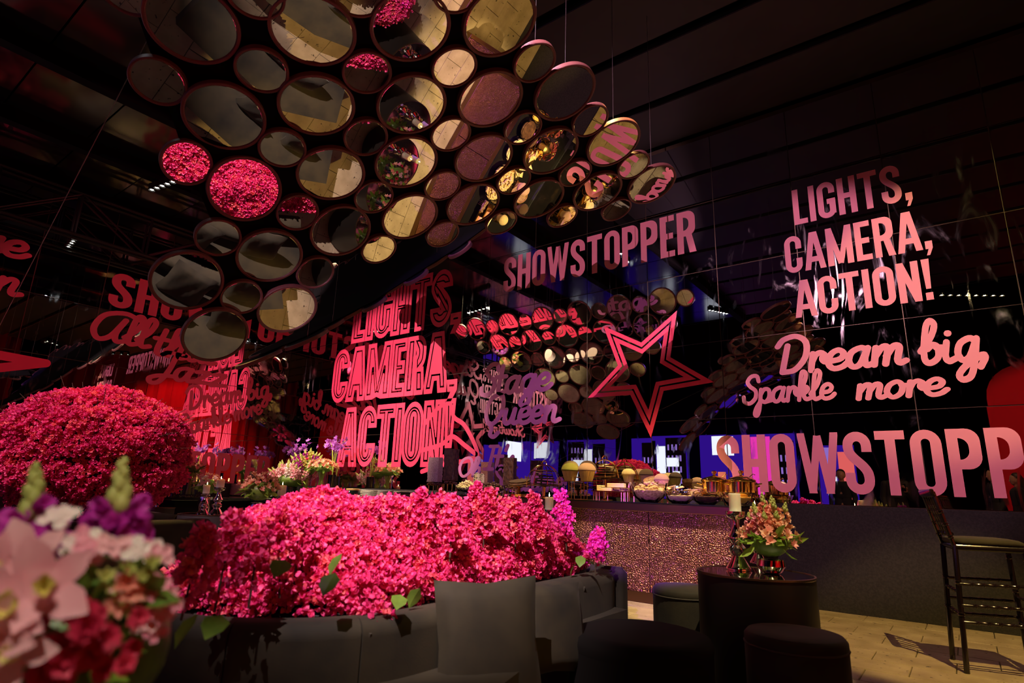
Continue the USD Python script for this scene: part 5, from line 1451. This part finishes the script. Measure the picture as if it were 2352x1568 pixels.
# ---------------------------------------------------------------- what the mirrors catch of the hall behind
for i in range(10):
    for j in range(5):
        panel(wall_left, (WALL_X, .42 - .93 * (i + 1), Z0 + PH * j), np.array([0, .93, 0]), np.array([0, 0, PH]), np.array([1.0, 0, 0]))
part(wall_left, 'backing', MB().box(WALL_X - .12, -9.0, 0, WALL_X - .009, .42, 5.6), joint_mat)
part(wall_left, 'cloth_skirt', MB().box(WALL_X - .008, -9.0, 0, WALL_X + .012, .42, Z0 - .004), black_cloth)
decal(caps('SHOWSTOPPER', (-3.95, 3.72, -1.05, 4.30), t=.155), LEFT, vinyl_pink, 'pink lettering SHOWSTOPPER far along the left wall, seen reversed in the back wall')
decal(caps('LIGHTS,', (-.50, 4.15, .56, 4.58), t=.15) + caps('CAMERA,', (-.56, 3.68, .62, 4.08), t=.15) + caps('ACTION!', (-.5, 3.22, .56, 3.62), t=.15), LEFT, vinyl_pink, 'pink lettering LIGHTS, CAMERA, ACTION! on the left wall, seen reversed in the back wall')
decal(script("It's", -.9, 3.05, -.2, .35) + script('Showtime!', -1.75, 2.70, .32, .35), LEFT, vl, "red handwriting It's Showtime! on the left wall, seen reversed behind Queen", piece='word')
_s = star_shape([(-2.72, 3.62), (-2.0, 3.05), (-2.40, 2.40), (-3.45, 2.65), (-3.72, 3.55)])
decal([_s.difference(_s.buffer(-.05, join_style='mitre')), _s.buffer(-.075, join_style='mitre').difference(_s.buffer(-.12, join_style='mitre'))], LEFT, vinyl_hot, 'red double outline star on the left wall, seen reversed beside Queen', 'star', 'wall_star', 'outline')
led_white = glow('led_white', (.80, .86, 1.0), 1.6)
led_violet = glow('led_violet', (.065, .012, .62), .55)
led_window = glow('led_window', (.45, .26, 1.0), .8)
led_magenta = glow('led_magenta', (1.0, .05, .55), 1.1)
tv = thing('wall_screen', 'white screen on a violet panel, mirrored behind the word It is', 'screen')
part(tv, 'violet_panel', MB().box(WALL_X + .002, -2.2, 1.02, WALL_X + .03, .25, 2.30), led_violet, smooth=False)
part(tv, 'screen', MB().box(WALL_X + .03, -1.52, 1.92, WALL_X + .05, -.83, 2.50), led_white, smooth=False)


def led_city(name, x0, x1, z0, z1, y, label, screens, towers):
    t = thing(name, label, 'video wall')
    part(t, 'violet_panel', MB().box(x0, y - .08, z0, x1, y, z1), led_violet, smooth=False)
    for a, b, c, d, m in screens:
        part(t, 'screen', MB().box(a, y, b, c, y + .03, d), m, smooth=False)
    for a, c, d in towers:
        part(t, 'dark_tower', MB().box(a, y, z0, c, y + .012, d), plain('led_dark', (.006, .004, .02), .5), smooth=False)
        w = MB()
        for i in range(int((c - a - .1) / .16)):
            for j in range(int((d - z0 - .2) / .42)):
                w.box(a + .08 + i * .16, y + .012, z0 + .2 + j * .42, a + .14 + i * .16, y + .018, z0 + .42 + j * .42)
        part(t, 'lit_windows', w, led_window, smooth=False, kind='stuff')
    return t


Y9 = -8.6
led_city('video_wall', -10.65, -8.36, 0, 3.28, Y9, 'violet video wall showing towers and white screens, seen left of the gold pots', [(-9.57, 1.84, -9.22, 2.88, led_white), (-9.17, 2.10, -8.69, 2.43, led_white), (-8.93, 1.30, -8.66, 1.92, led_white)], [(-10.2, -9.62, 3.1), (-9.2, -8.40, 3.2)])
led_city('video_wall', -7.85, -4.55, 0, 3.26, Y9, 'violet and magenta video wall seen behind the letters H and O', [(-7.38, 2.52, -6.63, 3.21, led_white), (-6.02, .4, -5.36, 3.17, led_magenta)], [(-5.3, -4.6, 3.0)])
led_city('video_wall', -3.80, -2.72, 0, 2.82, Y9, 'bright white and coral video wall seen behind the letters W and S', [(-3.58, 1.05, -3.30, 1.80, led_white), (-3.2, .9, -2.76, 2.6, glow('led_coral', (1, .16, .16), 1.0)), (-3.7, 2.2, -3.3, 2.75, led_window)], [])
for k, (a, c, z) in enumerate(((-7.4, 6.2, 0), (-1.3, -1.1, 1.4))):
    pass
violet_lit = thing('ceiling_screen', 'violet lit panels hung high in the hall, mirrored above the word SHOWSTOPPER', 'screen')
for (x0, y0, z0, w, h) in ((-9.2, -4.2, 6.4, .9, .8), (-8.1, -4.0, 6.0, .8, .6), (-9.0, -4.6, 7.4, .7, .9)):
    part(violet_lit, 'panel', MB().box(x0, y0, z0, x0 + w, y0 + .05, z0 + h), led_violet, smooth=False)


def light_bar(p, q, n, label, m):
    t = thing('light_bar', label, 'stage light')
    p, q = np.array(p, float), np.array(q, float)
    part(t, 'bar', MB().tube([p + [0, 0, .10], q + [0, 0, .10]], .025, 8), black_mat)
    for k in range(n):
        c = p + (q - p) * k / max(1, n - 1)
        part(t, 'lamp_can', MB().lathe([(.045, -.02), (.05, .0), (.05, .08), (0, .10)], 16, TM(c)), black_mat)
        part(t, 'bulb', MB().lathe([(0, -.016), (.02, -.010), (.03, 0), (.02, .01), (0, .012)], 14, TM(c)), m)
    return t


bulb = glow('lamp_bulb', (1, .93, .80), 60)
light_bar((-9.38, 3.07, 5.32), (-8.71, 3.16, 5.32), 6, 'row of six small ceiling lamps mirrored left of the round mirrors', bulb)
light_bar((-4.31, .30, 5.32), (-4.05, -.18, 5.32), 7, 'short row of white ceiling lamps mirrored right of the star', glow('lamp_cool', (.9, .95, 1), 40))
light_bar((.10, -1.1, 5.30), (1.10, -1.75, 5.30), 8, 'long row of glaring warm lamps mirrored right of ACTION!', glow('lamp_glare', (1, .78, .36), 160))
light_bar((1.33, 5.6, 5.30), (1.66, 5.95, 5.30), 3, 'three white ceiling lamps above the right end, mirrored in the left wall', bulb)
light_bar((2.0, 7.0 - .5, 5.30), (2.3, 6.6, 5.30), 3, 'pair of white ceiling lamps by the back wall, mirrored in the left wall', bulb)
light_bar((-4.6, 3.95, 5.34), (-4.5, 4.6, 5.34), 4, 'four small lamps over the round mirrors, mirrored in the left wall', glow('lamp_cool', (.9, .95, 1), 40))
# red curtain and arch to the right of the camera, a bar with candles before it
red_cloth = plain('red_velvet', (.55, .010, .030), .8)
arch = thing('red_arch', 'tall red rounded arch panel behind the camera, mirrored at the right edge', 'panel')
part(arch, 'panel', MB().prism(union_all([rbox(.62, 0, 3.2, 4.25, .75), sbox(.62, 0, 3.2, 2)]), .18, np.array([[1, 0, 0, 0], [0, 0, 1, -4.2], [0, 1, 0, 0], [0, 0, 0, 1.0]])), red_cloth)
cur = thing('red_curtain', 'red lit pleated curtain on the far right of the hall, mirrored in the left wall', 'curtain')
pts = [(8.6 + .07 * math.sin(k * 1.3), -6.0 + k * .12) for k in range(105)]
part(cur, 'cloth', MB().prism(LineString(pts).buffer(.02), 7.6), red_cloth)
cb = thing('candle_bar', 'long red lit bar with rows of candles before the far curtain', 'bar')
part(cb, 'body', MB().box(7.2, -4.5, 0, 7.9, 5.2, 1.05), plain('bar_red', (.20, .01, .02), .4), smooth=False)
for k in range(26):
    part(cb, 'candle', MB().lathe([(0, 0), (.05, 0), (.05, .14), (0, .14)], 12, TM((7.35 + .25 * (k % 2), -4.2 + k * .36, 1.05))), glow('candle_glow', (1, .50, .12), 14))
spot('curtain_red', (5.2, 0.5, 6.5), (8.6, .2, 2.4), (1, .06, .07), 260, 45, .5)
spot('arch_red', (1.6, 1.6, 4.8), (1.9, -4.2, 2.2), (1, .08, .10), 110, 20)
spot('left_far_letters', (-6.0, -4.0, 4.9), (-11, -1.4, 3.8), (1, .70, .70), 420, 20)

# ---------------------------------------------------------------- guests far behind, only seen mirrored low in the back wall
import manifold3d as m3d


def limb(j):
    """j: chain of (point, radius): hulls of neighbouring spheres joined."""
    out = m3d.Manifold()
    for (p, a), (q, b) in zip(j[:-1], j[1:]):
        s1 = m3d.Manifold.sphere(a, 20).translate([float(x) for x in p]); s2 = m3d.Manifold.sphere(b, 20).translate([float(x) for x in q])
        out = out + m3d.Manifold.batch_hull([s1, s2])
    return out


def soft(man, step=.022, it=10):
    me = man.refine_to_length(step).to_mesh()
    t = trimesh.Trimesh(me.vert_properties[:, :3], me.tri_verts)
    trimesh.smoothing.filter_taubin(t, iterations=it)
    return MB().add(t.vertices, t.faces)


def hand(c, d, side):
    """Palm and five bent fingers from the wrist c along d."""
    d = np.array(d, float); d /= np.linalg.norm(d); s = np.array([side, 0, 0.0]); s -= d * (s @ d); s /= np.linalg.norm(s); n = np.cross(d, s)
    c = np.array(c, float)
    out = limb([(c, .026), (c + d * .05, .030)]) + limb([(c + d * .05 - s * .022, .018), (c + d * .085 - s * .026, .012)]) + limb([(c + d * .05 + s * .02, .018), (c + d * .085 + s * .026, .012)])
    for k, L in enumerate((.066, .076, .072, .056)):
        b = c + d * .085 + s * (-.027 + .018 * k)
        out = out + limb([(b, .0095), (b + d * L * .5 + n * .006, .0088), (b + d * L * .85 + n * .022, .0078), (b + d * L * .95 + n * .036, .007)])
    b = c + d * .03 - s * .026
    return out + limb([(b, .013), (b + d * .03 - s * .026, .011), (b + d * .062 - s * .034 + n * .01, .009)])


def person(x, y, rz, h, label, hair_long, suit, skin, drink):
    t = thing('person', label, 'person', m=TM((x, y, 0), rz, sc=h / 1.75))
    face = (0, 1)
    P = lambda *a: np.array(a, float)
    head = limb([(P(0, .01, 1.62), .088), (P(0, .005, 1.665), .092)]) + limb([(P(0, .035, 1.575), .058), (P(0, .03, 1.63), .075)]) + limb([(P(0, .105, 1.60), .012), (P(0, .092, 1.635), .009)])
    for s in (-1, 1):
        head = head + limb([(P(s * .088, -.005, 1.60), .012), (P(s * .092, -.008, 1.635), .016)])
    neck = limb([(P(0, -.005, 1.56), .055), (P(0, -.015, 1.46), .06)])
    torso = limb([(P(-.10, 0, 1.38), .10), (P(.10, 0, 1.38), .10)]) + limb([(P(-.08, 0, 1.36), .115), (P(-.07, 0, 1.10), .10), (P(-.075, 0, .95), .11)]) + limb([(P(.08, 0, 1.36), .115), (P(.07, 0, 1.10), .10), (P(.075, 0, .95), .11)]) + limb([(P(-.07, 0, 1.2), .11), (P(.07, 0, 1.2), .11)]) + limb([(P(-.075, 0, .95), .11), (P(.075, 0, .95), .11)])
    legs, arms, hands = m3d.Manifold(), m3d.Manifold(), m3d.Manifold()
    for s in (-1, 1):
        legs = legs + limb([(P(s * .09, 0, .92), .092), (P(s * .095, .01, .50), .062), (P(s * .10, -.01, .10), .045)]) + limb([(P(s * .10, -.02, .05), .045), (P(s * .105, .12, .035), .035)])
        if s > 0 and drink:
            e, w = P(.26, .06, 1.12), P(.14, .26, 1.26)
        else:
            e, w = P(s * .25, -.02, 1.12), P(s * .24, .09, .90)
        arms = arms + limb([(P(s * .19, 0, 1.40), .066), (e, .046), (w, .034)])
        hands = hands + hand(w, w - e, -s)
    body = head + neck + torso + legs + arms + hands
    part(t, 'body', soft(body, .02, 6), skin, smooth=True)
    grow = lambda j, d: limb([(p, r + d) for p, r in j])
    coat = grow([(P(-.10, 0, 1.38), .10), (P(.10, 0, 1.38), .10)], .012)
    for s in (-1, 1):
        coat = coat + grow([(P(s * .08, 0, 1.36), .115), (P(s * .07, 0, 1.10), .10), (P(s * .08, 0, .86), .115)], .014)
        e, w = (P(.26, .06, 1.12), P(.155, .235, 1.243)) if s > 0 and drink else (P(s * .25, -.02, 1.12), P(s * .24, .075, .93))
        coat = coat + grow([(P(s * .19, 0, 1.40), .066), (e, .046), (w, .034)], .012)
    coat = coat + grow([(P(-.07, 0, 1.15), .11), (P(.07, 0, 1.15), .11)], .012)
    part(t, 'jacket', soft(coat, .025, 8), suit, smooth=True)
    tr = m3d.Manifold()
    for s in (-1, 1): tr = tr + grow([(P(s * .085, 0, .92), .10), (P(s * .095, .01, .50), .062), (P(s * .10, -.01, .09), .05)], .014)
    part(t, 'trousers', soft(tr, .03, 8), suit, smooth=True)
    hr = limb([(P(0, -.012, 1.68), .096), (P(0, -.03, 1.63), .094)])
    if hair_long: hr = hr + limb([(P(0, -.05, 1.63), .085), (P(0, -.07, 1.42), .075), (P(0, -.07, 1.33), .05)])
    hr = hr - limb([(P(0, .12, 1.63), .078), (P(0, .11, 1.55), .085)])
    part(t, 'hair', soft(hr, .02, 6), plain('dark_hair', (.012, .007, .005), .5), smooth=True)
    for s in (-1, 1):
        part(t, 'eye', MB().lathe([(0, -.012), (.009, -.008), (.0125, 0), (.009, .008), (0, .012)], 12, TM((s * .032, .083, 1.632))), plain('eye_dark', (.02, .012, .01), .2))
    part(t, 'mouth', MB().tube([(-.022, .087, 1.572), (0, .094, 1.573), (.022, .087, 1.572)], .0045, 6), plain('lips', (.35, .08, .07), .5))
    if drink:
        part(t, 'phone', MB().box(-.037, -.005, -.075, .037, .005, .075, TM((.10, .345, 1.33)), c=.004), black_mat)
    return t


def mirrored(px, Y):
    q = at(px, 1140, 1, 2 * WALL_Y - Y)
    return q[0], Y


skin = plain('skin', (.42, .22, .14), .55)
navy, charcoal = plain('navy_suit', (.008, .009, .018), .8), plain('charcoal_suit', (.016, .014, .013), .8)
x, y = mirrored(1938, -2.3); person(x, y, .1, 1.74, 'person in a dark jacket standing behind the camera, mirrored below the letter S', False, navy, skin, False)
x, y = mirrored(2062, -2.0); person(x, y, -.2, 1.78, 'person in black holding up a phone, mirrored below the letters T and O', False, charcoal, skin, True)
x, y = mirrored(2286, -2.1); person(x, y, 1.2, 1.78, 'person in a dark suit facing sideways, mirrored below the second letter P', False, charcoal, skin, False)
x, y = mirrored(2338, -1.7); person(x, y, 1.5, 1.68, 'person with long dark hair in profile, mirrored at the right edge', True, charcoal, skin, False)
spot('guests_spot', (.8, .6, 4.6), (-.6, -2.1, 1.4), (1, .55, .30), 60, 22)
